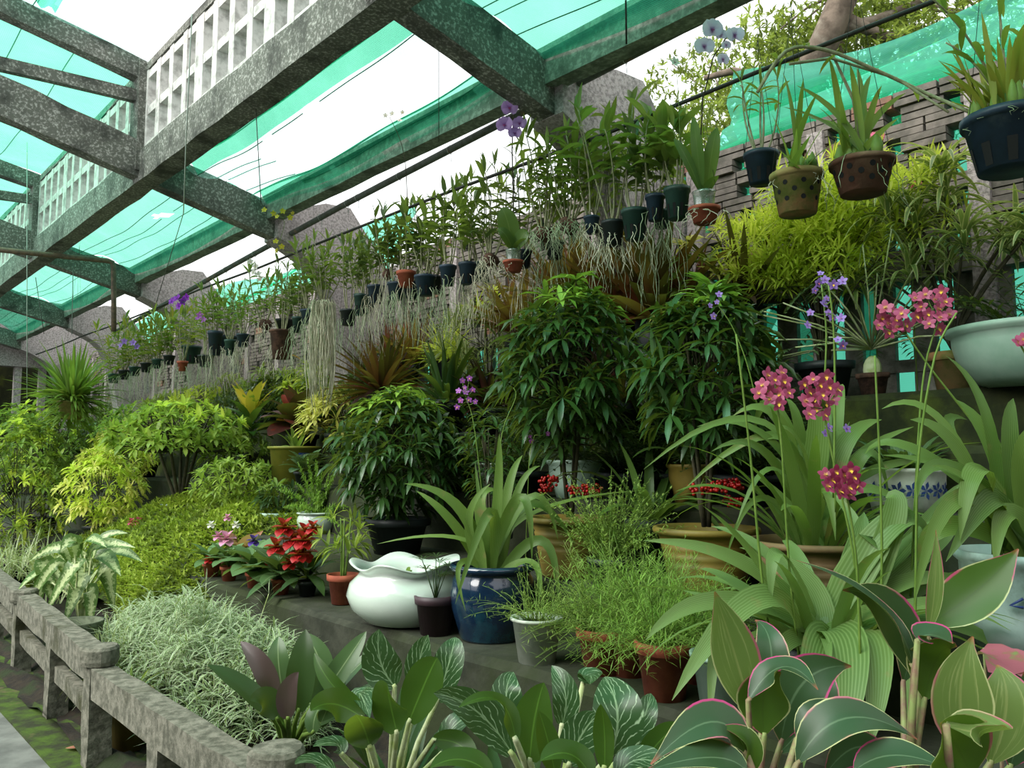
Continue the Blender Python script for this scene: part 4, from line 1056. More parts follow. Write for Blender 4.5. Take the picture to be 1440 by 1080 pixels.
# tan pot with palm grass and orchid spikes
o = seat(1148, 3.08, .95, 'wide tan pot of palm grass right of the ochre pot with red berries', 'potted plant', 'palm_grass'); pot(o, .24, .28, 'pot_tan', 'banded')
D1 = dep(o.location); m = MB(); L0 = o.location
for i, (x1, y1, x2, y2, w_, dd) in enumerate([(1075, 595, 905, 660, .035, -.1), (1100, 600, 1030, 585, .05, 0), (1150, 620, 1140, 545, .09, .05), (1125, 620, 1105, 560, .06, .1), (1180, 640, 1240, 590, .08, .1), (1215, 640, 1250, 700, .05, 0),
        (1080, 640, 1000, 635, .035, -.1), (1090, 660, 1035, 740, .03, -.2), (1160, 610, 1165, 570, .06, .2), (1110, 680, 1080, 640, .05, .1), (1190, 660, 1285, 600, .05, .2), (1200, 690, 1285, 720, .045, -.1), (1130, 640, 1090, 600, .06, -.1),
        (1175, 600, 1185, 540, .06, .2), (1100, 700, 1060, 670, .03, 0), (1120, 650, 1190, 560, .05, .3), (1070, 700, 1020, 790, .025, -.2), (1210, 670, 1330, 650, .04, .1), (1160, 690, 1175, 760, .04, -.25), (1095, 580, 1060, 610, .05, .2), (1085, 620, 980, 600, .03, .1), (1105, 615, 960, 690, .04, .1)]):
    A = V((R(-.08, .08), R(-.08, .08), .25)); B = PD(x1, y1, D1+dd*.5)-L0; Cq = PD(x2, y2, D1+dd)-L0
    leafb(m, A, B, Cq, w_*1.1, (V((-.6, -.55, .55))+rdir()*.35).normalized(), .2, 12, 'strap', 4)
for i in range(30):
    a = i*2.4; q = R(.3, 1.2); leaf(m, V((cos(a)*.1, sin(a)*.1, .25)), V((cos(a)*q, sin(a)*q, 1)), R(.35, .7), R(.03, .06), R(1., 2.), .2, 9, 'strap', 2, 0, R(-.3, .3))
m.build('foliage', 'lf_palmgrass_b', o)

# big palm grass clump in front right, on the first terrace
o = seat(1160, 2.55, .70, 'large spreading palm grass clump in front of the tan pot', 'potted plant', 'palm_grass'); pot(o, .17, .26, 'plastic_black')
D1 = dep(o.location); m = MB(); L0 = o.location; m2 = MB()
for i, (x1, y1, x2, y2, w_, dd) in enumerate([(1060, 800, 905, 760, .05, 0), (1050, 830, 985, 800, .04, .1), (1030, 845, 908, 900, .06, -.3), (1070, 840, 945, 985, .08, -.5), (1040, 860, 1000, 1020, .05, -.5), (1090, 790, 1000, 740, .04, .2),
        (1100, 780, 1085, 850, .05, -.2), (1230, 760, 1180, 820, .1, .1), (1255, 735, 1245, 700, .075, .1), (1250, 740, 1310, 770, .09, .1), (1290, 790, 1340, 745, .05, .2), (1300, 850, 1400, 880, .05, 0), (1290, 830, 1420, 800, .05, .2),
        (1250, 860, 1330, 960, .045, -.4), (1225, 900, 1225, 1050, .1, -.45), (1190, 900, 1180, 1080, .11, -.5), (1150, 910, 1130, 1080, .09, -.45), (1260, 880, 1275, 1010, .08, -.4), (1110, 900, 1060, 980, .05, -.35), (1300, 870, 1435, 940, .06, -.1),
        (1130, 800, 1100, 760, .05, .3), (1210, 780, 1165, 690, .05, .35), (1270, 820, 1390, 830, .06, .1), (1080, 870, 960, 830, .05, .1), (1200, 800, 1215, 720, .09, .2), (1140, 820, 1040, 770, .06, .15), (1280, 760, 1350, 680, .05, .3)]):
    A = V((R(-.06, .06), R(-.06, .06), .23)); B = PD(x1, y1, D1+dd*.5)-L0; Cq = PD(x2, y2, D1+dd)-L0
    leafb(m, A, B, Cq, w_*1.15, (V((-.6, -.5, .65))+rdir()*.25).normalized(), .18, 14, 'strap', 6)
for i in range(24):
    a = i*2.4; q = R(.4, 1.3); leaf(m, V((cos(a)*.08, sin(a)*.08, .23)), V((cos(a)*q, sin(a)*q, 1)), R(.35, .62), R(.035, .07), R(1., 2.), .2, 9, 'strap', 4, 0, R(-.3, .3))
m.build('foliage', 'lf_palmgrass', o)

# magenta ground orchid spikes
MG = 'magenta ground orchid spikes over the palm grass'
def mag(pts, D, cx, cy, sx, sy, n, lab, mat='pt_magenta', size=.036):
    fl = []; n = int(n*.75); size *= 1.35
    for i in range(n):
        a = i*2.4; q = sqrt((i+.5)/n); fl.append((cx+sx*q*cos(a), cy+sy*q*sin(a), R(.85, 1.15)))
    return spray(pts, D, fl, mat, size, lab, lip='petal_gold' if 'magenta' in mat else None, r=.0045, stalk='stem_green')
mag([(1130, 980), (1110, 800), (1100, 640), (1092, 560)], 2.5, 1088, 545, 26, 24, 16, 'magenta orchid head, leftmost of the pair above the palm grass')
mag([(1215, 930), (1200, 780), (1170, 640), (1158, 575)], 2.5, 1152, 555, 27, 34, 20, 'magenta orchid head, right of the leftmost pair')
mag([(1210, 940), (1205, 800), (1195, 720), (1188, 690)], 2.3, 1185, 678, 28, 20, 18, 'darkest magenta orchid head, low over the broad pale leaves', 'pt_magenta_deep', .034)
mag([(1280, 850), (1290, 640), (1300, 520), (1320, 450)], 2.7, 1312, 435, 30, 30, 18, 'highest magenta orchid head, on crossing stalks at right', 'pt_magenta')
mag([(1440, 700), (1380, 610), (1310, 520), (1275, 470)], 2.7, 1254, 450, 22, 22, 14, 'magenta orchid head on a stalk slanting in from the right', 'pt_magenta')
mag([(1450, 520), (1443, 500), (1432, 480)], 2.6, 1436, 478, 6, 8, 3, 'few pink flowers cut by the right edge, before the big pale pot')
fl = [(1150, 398, 1), (1160, 394, 1), (1172, 400, 1.1), (1185, 396, 1), (1145, 408, .8), (1158, 428, 1), (1170, 446, .9), (1140, 440, .8), (1135, 458, .9), (1183, 448, 1), (1184, 485, 1.1), (1178, 478, .8), (1165, 440, .8)]
spray([(1172, 700), (1174, 560), (1172, 460), (1165, 400)], 2.75, fl, 'pt_lilac', .034, 'lilac orchid spike high at right, before the plank railing', r=.0045)
spray([(1158, 560), (1162, 470), (1155, 400)], 2.8, [(1162, 420, .8), (1154, 385, .8)], 'pt_lilac', .03, 'second thinner lilac spike close beside the high lilac one', r=.004)
spray([(1175, 720), (1172, 650), (1165, 605)], 2.6, [(1165, 602, 1), (1160, 610, .9), (1190, 603, 1)], 'pt_lilac', .032, 'low pair of lilac flowers under the magenta heads', r=.003)
spray([(1065, 570), (1050, 510), (1030, 460), (1010, 430)], 3.3, [(1011, 415, 1), (998, 430, .8), (1003, 445, 1), (1008, 425, .7)], 'pt_lilac', .032, 'lilac flowers in front of the right coralberry crown', r=.003)
for pts, lab in ((((1235, 1000), (1240, 800), (1237, 650), (1230, 500)), 'straight bare flower stalk through the broad pale leaves'), (((1285, 980), (1288, 800), (1292, 640), (1315, 500), (1345, 440)), 'thick flower stalk crossing the one with the highest head'), (((1090, 960), (1070, 800), (1055, 640), (1035, 470)), 'bare stalk leaning left below the leftmost magenta head')):
    spray(list(pts), 2.5, [], 'pt_lilac', .03, lab, r=.005, cat='flower stalk')

# right clump in the pot with writing
o = seat(1452, 2.95, .95, 'pale blue pot with hand painted blue letters, palm grass above, right edge', 'potted plant', 'palm_grass'); pot(o, .2, .31, 'pot_pale_blue', 'bowl', rb=.15)
D1 = dep(o.location); L0 = o.location
def onpot(r, a, z): return V((r*cos(a), r*sin(a), z))
a0 = math.atan2(-L0.y, -L0.x)
strokes = [[(0, 0), (.005, .055), (.018, .012), (.03, .055), (.036, 0)], [(.05, .016), (.066, .02), (.064, .034), (.054, .036), (.047, .02), (.052, .003), (.068, .006)], [(-.05, .03), (-.075, .012), (-.05, .01)], [(-.075, .012), (-.035, .014)]]
for nm, ss in (('letter', strokes[:1]), ('letter', strokes[1:2]), ('arrow_mark', strokes[2:3])):
    m = MB()
    for s_ in ss: tube(m, [onpot(.1965, a0+.26+(x*1.3)/.19, z*1.3+.15) for x, z in s_], .005, .005, 4)
    m.build(nm, 'blue_paint', o)
m = MB()
for i, (x1, y1, x2, y2, w_, dd) in enumerate([(1350, 640, 1280, 590, .05, 0), (1330, 600, 1240, 575, .03, .1), (1380, 660, 1350, 760, .06, -.2), (1400, 640, 1340, 560, .05, .2), (1350, 700, 1285, 850, .045, -.3), (1340, 620, 1360, 590, .04, .3),
        (1400, 700, 1330, 790, .06, -.2), (1390, 600, 1330, 500, .04, .2), (1370, 680, 1240, 640, .04, 0), (1420, 640, 1425, 560, .06, .1), (1430, 660, 1470, 590, .05, 0), (1345, 660, 1290, 700, .04, -.1), (1300, 640, 1215, 640, .04, .2), (1340, 740, 1290, 790, .06, 0), (1420, 720, 1400, 800, .05, -.2), (1380, 690, 1310, 655, .035, -.2)]):
    A = V((R(-.08, .08), R(-.08, .08), .28)); B = PD(x1, y1, D1+dd*.5)-L0; Cq = PD(x2, y2, D1+dd)-L0
    leafb(m, A, B, Cq, w_*1.3, (V((-.6, -.5, .6))+rdir()*.3).normalized(), .2, 12, 'strap', 4)
m.build('foliage', 'lf_palmgrass_b', o)

# blue and white pot, decorated pots, buckets on the third terrace
o = seat(1272, 3.55, 1.32, 'white pot painted with blue flowers on the dark upper terrace', 'potted plant', 'leafy_plant'); pot(o, .17, .19, 'pot_white_dirty', 'bowl')
m = MB(); a0 = math.atan2(-o.location.y, -o.location.x)
for k in range(7):
    a = a0+(k-3)*.32+.2
    for q in range(5):
        t = q*1.256; c = onpot(.17, a, .1); m.face(tuple(m.vert(onpot(.163+.0035, a+x/.17, .1+z)) for x, z in ((0, 0), (.02*cos(t-.4), .026*sin(t-.4)), (.032*cos(t), .04*sin(t)), (.02*cos(t+.4), .026*sin(t+.4)))))
m.build('painted_flower', 'blue_paint', o)
m = MB()
for i in range(60):
    a = R(0, 6.28); q = R(.1, .9); leaf(m, V((cos(a)*.08, sin(a)*.08, .16)), V((cos(a)*q, sin(a)*q, .8)), R(.1, .25), .05, 1.2, .2, 6, 'ovate', 2)
m.build('foliage', 'lf_philo', o)
o = seat(815, 3.55, 1.32, 'celadon pot with a faint line drawing, behind the shaded ochre pot', 'flower pot', 'flower_pot'); pot(o, .19, .22, 'pot_celadon', 'bowl')
m = MB(); a0 = math.atan2(-o.location.y, -o.location.x)
for k in range(4):
    tube(m, [onpot(.188, a0-.35+k*.22+.05*sin(t*2.), .05+t*.022) for t in range(6)], .002, .002, 3)
m.build('line_drawing', 'plastic_green', o)
strapclump(o, .2, 24, .3, .03, 'lf_ardisia')
o = seat(692, 3.5, 1.32, 'off-white pot with rust red marks in the shade behind the blue jar', 'flower pot', 'flower_pot'); pot(o, .12, .2, 'pot_white_dirty', 'cup'); strapclump(o, .17, 18, .22, .03, 'lf_deep')
o = seat(975, 3.55, 1.32, 'ornamented olive pot in the shade behind the berry shrub trunk', 'flower pot', 'flower_pot'); pot(o, .13, .2, 'pot_yellow', 'bowl'); strapclump(o, .17, 22, .4, .045, 'lf_broad')
for px, lab in ((915, 'drooping broad leaved plant left of the right coralberry trunk'),):
    o = seat(px, 3.3, .95, lab, 'potted plant', 'strap_leaf_plant'); pot(o, .12, .3, 'plastic_black'); strapclump(o, .25, 16, .6, .06, 'lf_broad', droop=2., spread=.6)
o = seat(1065, 3.95, 1.6, 'plain grey bucket in the shade behind the left magenta head', 'bucket', 'bucket'); pot(o, .13, .26, 'pot_white_dirty', 'cup')

# upper terraces: bromeliads and other plants
def brom(px, X, z, lab, mats, n=55, L=.45, W=.045, spread=1.1, h=.1, droop=.6, LK=1.08, pm='plastic_black', group='reddish bromeliads on the upper terraces'):
    o = seat(px, X, z, lab, 'bromeliad', 'bromeliad', group); pot(o, .12, max(.12, h), pm)
    m = MB()
    for i in range(n):
        a = i*2.4+R(-.2, .2); q = spread*1.15*((i+3)/n)**.8; d = V((cos(a)*sin(q), sin(a)*sin(q), cos(q)))
        leaf(m, V((cos(a)*.03, sin(a)*.03, max(.1, h-.02))), d, L*LK*R(.8, 1.15), W*1.35, droop*R(.5, 1.2), .45, 6, 'strap', 2, random.randrange(len(mats)), R(-.2, .2))
    m.build('foliage', mats, o); return o
brom(535, 4.0, 1.6, 'brown red bromeliad left of the green strap leaved clump', ['lf_brom_dark', 'lf_brom'], 110, .55, .04, 1.5, .55)
brom(590, 4.5, 1.88, 'gold brown bromeliad under the mid row navy pots', ['lf_brom_gold', 'lf_brom'], 55, .5, .05, 1., .55)
brom(735, 4.4, 1.88, 'amber bromeliad directly below the mauve moth orchid', ['lf_brom_gold', 'lf_brom'], 60, .5, .06, 1., .65)
brom(800, 4.1, 1.6, 'tall orange brown bromeliad behind the tallest coralberry', ['lf_brom', 'lf_brom_gold'], 95, .55, .045, 1.1, 1.0)
brom(868, 4.05, 1.6, 'orange red bromeliad between the two tall coralberry crowns', ['lf_brom', 'lf_brom'], 90, .55, .045, 1.1, .85)
brom(925, 4.05, 1.6, 'wide dark red bromeliad above the right coralberry crown', ['lf_brom_dark', 'lf_brom'], 95, .6, .055, 1.3, .8)
brom(975, 4.45, 1.88, 'rust brown bromeliad beside the small variegated shrub', ['lf_brom', 'lf_brom_dark'], 55, .52, .045, 1.0, .5)
brom(1050, 4.3, 1.88, 'blackish bromeliad under the lime bamboo bush', ['lf_brom_dark'], 40, .5, .035, 1.4, .6)
brom(690, 4.15, 1.6, 'purple brown bromeliad in shade between the coralberry crowns', ['lf_brom_dark'], 50, .4, .035, 1.3, .35)
brom(870, 4.0, 1.6, 'dark bromeliad low in the shade between the two right coralberries', ['lf_brom_dark'], 60, .45, .04, 1.4, .3)
o = seat(627, 3.9, 1.6, 'deep green strap leaved clump above the wide coralberry', 'foliage plant', 'strap_leaf_plant'); pot(o, .15, .4, 'plastic_black'); strapclump(o, .35, 90, .55, .085, ['lf_croton_green', 'lf_ardisia'], droop=1.1, spread=1.1, prof='lance')
o = seat(690, 4.35, 1.88, 'variegated dracaena with pale leaf tips below the root ball orchids', 'foliage plant', 'dracaena'); pot(o, .14, .35, 'plastic_black')
shrub(o, .35, 1.05, .5, .3, 50, 9, .2, .03, ['lf_drac', 'lf_lime'], droop=.7, open_=1.)
o = seat(985, 4.1, 1.6, 'small shrub with yellow edged leaves above the right coralberry', 'shrub', 'variegated_shrub'); pot(o, .12, .2, 'plastic_black')
shrub(o, .45, 1.3, .28, .17, 34, 9, .13, .035, ['lf_mid', 'lf_gold'], droop=1.1, top=-.2)
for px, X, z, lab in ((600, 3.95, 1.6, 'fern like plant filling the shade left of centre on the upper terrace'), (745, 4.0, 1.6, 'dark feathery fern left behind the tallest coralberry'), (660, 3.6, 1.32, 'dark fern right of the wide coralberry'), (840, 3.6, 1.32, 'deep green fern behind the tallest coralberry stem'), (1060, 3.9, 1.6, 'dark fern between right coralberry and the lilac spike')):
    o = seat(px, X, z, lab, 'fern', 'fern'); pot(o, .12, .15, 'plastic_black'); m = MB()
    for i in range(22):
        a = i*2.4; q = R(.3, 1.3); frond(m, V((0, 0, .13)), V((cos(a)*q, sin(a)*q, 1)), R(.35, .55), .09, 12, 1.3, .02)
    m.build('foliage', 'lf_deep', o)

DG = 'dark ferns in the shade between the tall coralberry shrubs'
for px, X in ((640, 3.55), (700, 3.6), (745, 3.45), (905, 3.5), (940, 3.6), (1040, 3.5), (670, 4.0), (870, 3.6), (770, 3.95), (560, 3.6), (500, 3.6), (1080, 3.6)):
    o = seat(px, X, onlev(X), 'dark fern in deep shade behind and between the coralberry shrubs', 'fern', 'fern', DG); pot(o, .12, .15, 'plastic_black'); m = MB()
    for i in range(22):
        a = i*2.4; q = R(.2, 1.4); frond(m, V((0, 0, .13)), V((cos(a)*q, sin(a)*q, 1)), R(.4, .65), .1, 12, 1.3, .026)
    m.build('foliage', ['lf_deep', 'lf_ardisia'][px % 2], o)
for px, X, mt, hh_ in ((640, 4.5, 'lf_lime', .55), (560, 4.5, 'lf_brom', .6), (770, 4.45, 'lf_drac', .5), (830, 4.5, 'lf_brom', .75), (500, 4.5, 'lf_mid', .5)):
    o = seat(px, X, 1.88, {'lf_lime': 'yellow green spiky plant behind the deep green strap clump', 'lf_drac': 'pale edged spiky plant behind the tallest coralberry', 'lf_mid': 'green spiky plant behind the left brown red bromeliad', 'lf_brom': 'rust coloured spiky plant against the wall above the other bromeliads'}[mt], 'foliage plant', 'spiky_plant', 'rust coloured spiky plants against the wall' if mt == 'lf_brom' else None)
    pot(o, .13, hh_, 'plastic_black', 'cup', rb=.1); strapclump(o, hh_*.9, 70, .5, .05, mt, droop=1., spread=1.2)
TG = 'leafy plants along the foot of the lattice wall'
for px, X, mt in ((470, 4.35, 'lf_mid'), (510, 4.1, 'lf_croton_green'), (650, 4.45, 'lf_drac'), (560, 4.45, 'lf_orchid_dark'), (780, 4.1, 'lf_ardisia'), (1010, 3.95, 'lf_philo'), (425, 4.35, 'lf_mid2'), (380, 4.4, 'lf_mid'), (330, 4.4, 'lf_mid2'), (270, 4.4, 'lf_mid')):
    o = seat(px, X, onlev(X), 'leafy green plant on an upper terrace at the foot of the lattice wall', 'foliage plant', 'leafy_plant', TG); pot(o, .12, .16, 'plastic_black')
    shrub(o, .15, .75, .38, .14, 45, 8, .17, .042, mt, droop=1.1)
# lime bamboo like bush
o = seat(1165, 4.35, 1.88, 'lime green feathery bamboo like bush in front of the lattice wall', 'shrub', 'bamboo_bush'); pot(o, .16, .2, 'plastic_black')
m = MB(); s_ = MB()
for i in range(46):
    a = R(0, 6.28); q = sqrt(R(0, 1)); e = V((cos(a)*q*.3, sin(a)*q*.72, R(.85, 1.4)-.2*q))
    P, T = bez(V((cos(a)*.03, sin(a)*.03, .18)), V((e.x*.4, e.y*.35, e.z*.75)), e, 8); tube(s_, P, .006, .002, 4)
    for p in P[5:]:
        for k in range(5):
            d = rdir(-.2, .5); q2 = p+d*R(.02, .16); rosette(m, q2, d+V((-.3, 0, .3)), 8, .12, .02, .7, .9, 0, 3, 'lance', .2, .3)
m.build('foliage', 'lf_lime', o); s_.build('stem', 'stem_dark', o)
# variegated drooping dracaena
o = seat(1350, 4.4, 1.88, 'drooping cream edged dracaena on the top terrace at right', 'foliage plant', 'dracaena'); pot(o, .12, .2, 'terracotta_moss')
m = MB(); s_ = MB()
for k in range(15):
    e = V((R(-.25, .2), R(-.6, .55), R(.65, 1.15))); P, T = bez(V((0, 0, .2)), V((e.x*.3, e.y*.3, e.z*.6)), e, 6); tube(s_, P, .01, .006, 5)
    for i in range(26):
        a = i*2.4; q = R(.3, 1.5); leaf(m, e+V((0, 0, -.004*i)), V((cos(a)*sin(q), sin(a)*sin(q), cos(q)+.2)), R(.22, .36), .028, R(1.4, 2.5), .3, 8, 'strap', 2, 0, R(-.2, .2))
m.build('foliage', 'lf_drac', o); s_.build('stem', 'stem_dark', o)
# radial philodendron
o = seat(1232, 4.35, 1.88, 'split leaf philodendron with long radiating stalks by the plank railing', 'foliage plant', 'philodendron')
pot(o, .085, .12, 'brown_basket'); m = MB(); s_ = MB(); ball(s_, V((0, 0, .14)), .05, 8, 0, 1.5)
for i in range(36):
    a = i*2.4; q = R(.5, 1.55); d = V((cos(a)*sin(q), sin(a)*sin(q), cos(q))); L = R(.45, .75); c = V((0, 0, .25)); e = c+d*L+V((0, 0, -.04))
    tube(s_, [c, c+d*L*.5+V((0, 0, .01)), e], .006, .004, 4)
    T = V((d.x, d.y, -.3)).normalized(); frond(m, e, T, .26, .11, 7, .5, .03, 0, .9)
m.build('foliage', 'lf_philo', o); s_.build('leaf_stalk', 'stem_pale', o)
# big pale basin
o = seat(1462, 4.3, 1.88, 'large pale green glazed basin on the top terrace at the right edge', 'basin', 'planter_basin'); m = MB()
lathe(m, [(.002, 0), (.2, 0), (.27, .03), (.33, .12), (.35, .2), (.352, .24), (.375, .25), (.375, .275), (.34, .275), (.33, .24), (.3, .1), (.002, .1)], 44); m.build('basin', 'pot_celadon', o)
s_ = MB(); lathe(s_, [(.001, .245), (.325, .24)], 20); s_.build('soil', 'soil', o)
m = MB()
for i in range(20):
    a = i*2.4; q = R(.3, 1.3); frond(m, V((cos(a)*.1, sin(a)*.1, .24)), V((cos(a)*q, sin(a)*q, 1)), R(.3, .5), .1, 9, 1., .024, 0, .9)
m.build('foliage', 'lf_deep', o)
for px, py, lab in ((1243, 198, 'pink flower high before the lattice wall, behind the brown holed pot'), (1300, 265, 'pink flower right of the lime bush, against the lattice wall')):
    p = PX(px, py, 4.45); q = V((4.45, p.y+.05, 1.88))
    o = thing('pink_flower', lab, 'flower', q); m = MB(); tube(m, [V((0, 0, 0)), (p-q)*.5+V((.01, .03, 0)), p-q], .004, .003, 4); m.build('stalk', 'stem_green', o); cluster(o, p-q, 6, .03, .035, 'pt_hotpink', 'star', 'pt_hotpink')

# ------------------------------------------------------------------ left bank
YA, YB = ON(352, 2.5, .7).y-.1, ON(105, 2.45, .7).y
o = thing('moss_mound', 'bright yellow green mound of spreading clubmoss over the lower terraces', 'ground cover', V((2.6, (YA+YB)/2, GZ)))
m = MB(); b_ = MB(); nn = 30
def mound(u, v):                                               # u along Y, v across X
    y = (u-.5)*(YB-YA); x = -.55+v*1.35; e = 1-(2*abs(u-.5))**2.4
    z = (.22+1.05*v**.6)*max(0, e)**.6*(1-.12*v*v)+.05*sin(u*17)*sin(v*9)
    return V((x-.08*sin(u*9), y, max(0, z)))
for j in range(nn+1):
    for i in range(nn+1): b_.vert(mound(j/nn, i/nn)-V((0, 0, .03)))
for j in range(nn):
    for i in range(nn): a = j*(nn+1)+i; b_.face((a, a+1, a+nn+2, a+nn+1))
for i in range(15000):
    u, v = R(.02, .98), R(0, 1)**1.3; p = mound(u, v)+V((R(-.02, .02), R(-.02, .02), R(-.03, .03)))
    d = (rdir(-.4, 1)+V((-.5, 0, .5))).normalized(); mi = 1 if NZ.noise(p*3)+R(-.3, .3) > .25 else 0
    for s2 in (-.7, 0, .7):
        dd = V((d.x*cos(s2)-d.y*sin(s2), d.x*sin(s2)+d.y*cos(s2), d.z)); leaf(m, p, dd, R(.04, .075), .02, .6, .1, 2, 'ovate', mi=mi)
b_.build('soil', 'path_moss', o); m.build('foliage', ['lf_moss', 'lf_moss_dark'], o)
# side trail of the same clubmoss
def bush(px, X, lab, z0, z1, rx, n, nl, L, W, mats, NK=1.4, name='leafy_shrub', cat='shrub', z=None, pm='plastic_black', pr_=.15, ph=.18, **k):
    o = seat(px, X, onlev(X) if z is None else z, lab, cat, name)
    if pm: pot(o, pr_, ph, pm)
    shrub(o, z0, z1, rx, ph*.85, int(n*NK), nl, L*.92, W*1.05, mats, **k); return o
bush(252, 3.02, 'round bright bonsai like tree with a forked trunk above the clubmoss', .52, 1.22, .72, 170, 7, .13, .05, ['lf_mid2', 'lf_lime'], shape='flat', pm='pot_celadon', pr_=.2, ph=.16, droop=.8, top=.1, stemr=.022, prof='ovate')
bush(205, 3.5, 'leafy bright green shrub behind the bonsai like tree', .2, .95, .7, 120, 7, .14, .045, ['lf_mid2', 'lf_mid'], droop=.9, prof='lance')
bush(330, 3.1, 'low bright shrub in a brown bowl right of the bonsai like tree', .15, .62, .42, 80, 7, .11, .034, ['lf_mid2', 'lf_mid'], pm='terracotta', pr_=.22, ph=.16, droop=.9)
bush(330, 3.6, 'light green herb like plant behind the brown bowl', .1, .5, .45, 80, 7, .11, .03, ['lf_mid2', 'lf_mid'], droop=.9)
bush(300, 3.9, 'thin purple leaved plant behind the bonsai like tree', .15, .55, .4, 50, 6, .18, .03, ['lf_purple', 'lf_mid'], droop=.9)
bush(138, 2.5, 'golden yellow leaved shrub left of the clubmoss mound', .12, .95, .42, 120, 8, .12, .036, ['lf_lime', 'lf_gold'], droop=1.1, top=-.6, pm='plastic_black')
bush(165, 2.9, 'second golden shrub, just behind the first at left', .3, .95, .4, 80, 8, .12, .034, ['lf_lime', 'lf_gold'], droop=1.1, top=-.6)
LG = 'tall green hedge plants at the far left'
bush(25, 2.05, 'tall loose leafed bush filling the left edge', .2, 1.85, .6, 190, 7, .12, .042, ['lf_mid2', 'lf_mid', 'lf_lime'], z=.22, droop=.9, prof='ovate')
bush(60, 2.35, 'tall bush right behind the left edge one', .3, 1.6, .6, 150, 7, .12, .04, ['lf_mid', 'lf_mid2', 'lf_lime'], droop=.9, prof='ovate')
bush(78, 3.1, 'leafy bush under the hanging spiky basket', .2, 1.15, .7, 120, 7, .15, .045, ['lf_mid', 'lf_deep'], droop=.9)
bush(130, 3.6, 'dark broad leafed shrub right below the hanging spiky basket', .1, .75, .5, 60, 7, .17, .08, ['lf_deep', 'lf_philo'], droop=1.0, prof='ovate')
bush(15, 3.0, 'far hedge bush beyond the left edge bush', .3, 1.5, .8, 150, 7, .16, .05, ['lf_mid', 'lf_mid2'], droop=.9)
bush(50, 4.2, 'far green shrub below the end wall', .1, .9, .8, 100, 7, .16, .05, ['lf_mid', 'lf_mid2'], droop=.9)
for px, X, lab, mats in ((185, 3.9, 'orange tipped croton under the far orchid pots', ['lf_peach', 'lf_mid']), (240, 4.2, 'bright narrow leafed plant under the far orchid roots', ['lf_mid2', 'lf_mid']), (290, 4.2, 'yellow green shrub under the deep slate pot', ['lf_lime', 'lf_mid']), (355, 4.4, 'grey green shrub behind the yellow blotched croton', ['lf_philo', 'lf_mid']), (150, 4.2, 'leafy plant behind the orange tipped croton', ['lf_mid', 'lf_deep']),
        (395, 4.2, 'broad leafed dark plant left of the root beard', ['lf_philo', 'lf_deep']), (480, 3.9, 'yellow green variegated shrub right of the root beard', ['lf_gold', 'lf_mid']), (450, 4.4, 'pale yellow shrub behind the root beard', ['lf_lime', 'lf_gold'])):
    bush(px, X, lab, .12, .6, .45, 60, 7, .17, .045, mats, droop=.9)
# croton and red leaved plants
o = seat(350, 3.75, 1.32, 'yellow blotched croton with dark lower leaves', 'foliage plant', 'croton'); pot(o, .16, .2, 'plastic_black'); m = MB(); D1 = dep(o.location); s_ = MB()
for i in range(30):
    a = i*2.4; q = .3+i*.035; z_ = .55-.008*i
    leaf(m, V((0, 0, z_+.15)), V((cos(a)*sin(q), sin(a)*sin(q), cos(q))), .42, .15, .8, .2, 6, 'lance', 2, 0 if i < 9 else 1, R(-.2, .2))
tube(s_, [V((0, 0, .15)), V((0, 0, .72))], .02, .012, 6)
m.build('foliage', ['lf_croton', 'lf_croton_green'], o); s_.build('stem', 'stem_dark', o)
o = seat(425, 3.85, 1.6, 'dark maroon rounded leaf plant behind the olive tub', 'foliage plant', 'redleaf_plant'); pot(o, .15, .18, 'plastic_black'); m = MB()
for i in range(26):
    a = i*2.4; q = .2+i*.05; leaf(m, V((0, 0, .25)), V((cos(a)*sin(q), sin(a)*sin(q), cos(q))), .45, .27, .8, .2, 6, 'oval', 2, 1 if i in (6, 11, 19) else 0, R(-.2, .2))
m.build('foliage', ['lf_redleaf', 'lf_red'], o)
o = seat(430, 3.38, 1.32, 'tiger striped leaf plant before the maroon leaves', 'foliage plant', 'striped_leaf_plant'); pot(o, .1, .12, 'plastic_black'); m = MB()
for i in range(14):
    a = i*2.4; q = .3+i*.08; leaf(m, V((0, 0, .12)), V((cos(a)*sin(q), sin(a)*sin(q), cos(q))), .24, .13, .8, .2, 6, 'oval', 2)
m.build('foliage', 'lf_agla', o)
o = seat(415, 3.6, 1.32, 'large olive green plastic tub with a blue printed label', 'tub', 'plastic_tub'); pot(o, .24, .34, 'olive_tub', 'cup', rb=.2)
a0 = math.atan2(-o.location.y, -o.location.x); m = MB()
for k in range(8): m.face(tuple(m.vert(onpot(.2+.0345*z/.32+.004, a0+.1+k*.09+dx, z)) for dx, z in ((0, .16), (.09, .16), (.09, .28), (0, .28))))
m.build('printed_label', 'blue_paint', o)
strapclump(o, .3, 20, .25, .04, ['lf_mid'])
# asparagus fern in a white pot, celadon tray
o = seat(446, 3.3, .95, 'foxtail fern in a small white glazed pot', 'potted fern', 'foxtail_fern'); pot(o, .16, .17, 'pot_white', 'jar'); m = MB()
for i in range(26):
    a = i*2.4; q = R(.1, 1.5); d = V((cos(a)*sin(q), sin(a)*sin(q), cos(q))); p = V((0, 0, .15)); L = R(.35, .55)
    for k in range(34):
        t = k/34; pp_ = p+d*(L*t)+V((0, 0, -.12*t*t*sin(q)))
        for s2 in range(5): leaf(m, pp_, (rdir()+d*.5), .05*sin(pi*(.15+.8*t)), .008, .1, 0, 2, 'line')
m.build('foliage', 'lf_fern', o)
bush(392, 3.2, 'dark leafed plant in a celadon tray left of the foxtail fern', .1, .4, .2, 30, 6, .13, .034, ['lf_deep', 'lf_mid'], pm='pot_celadon', pr_=.17, ph=.15, droop=1.1)
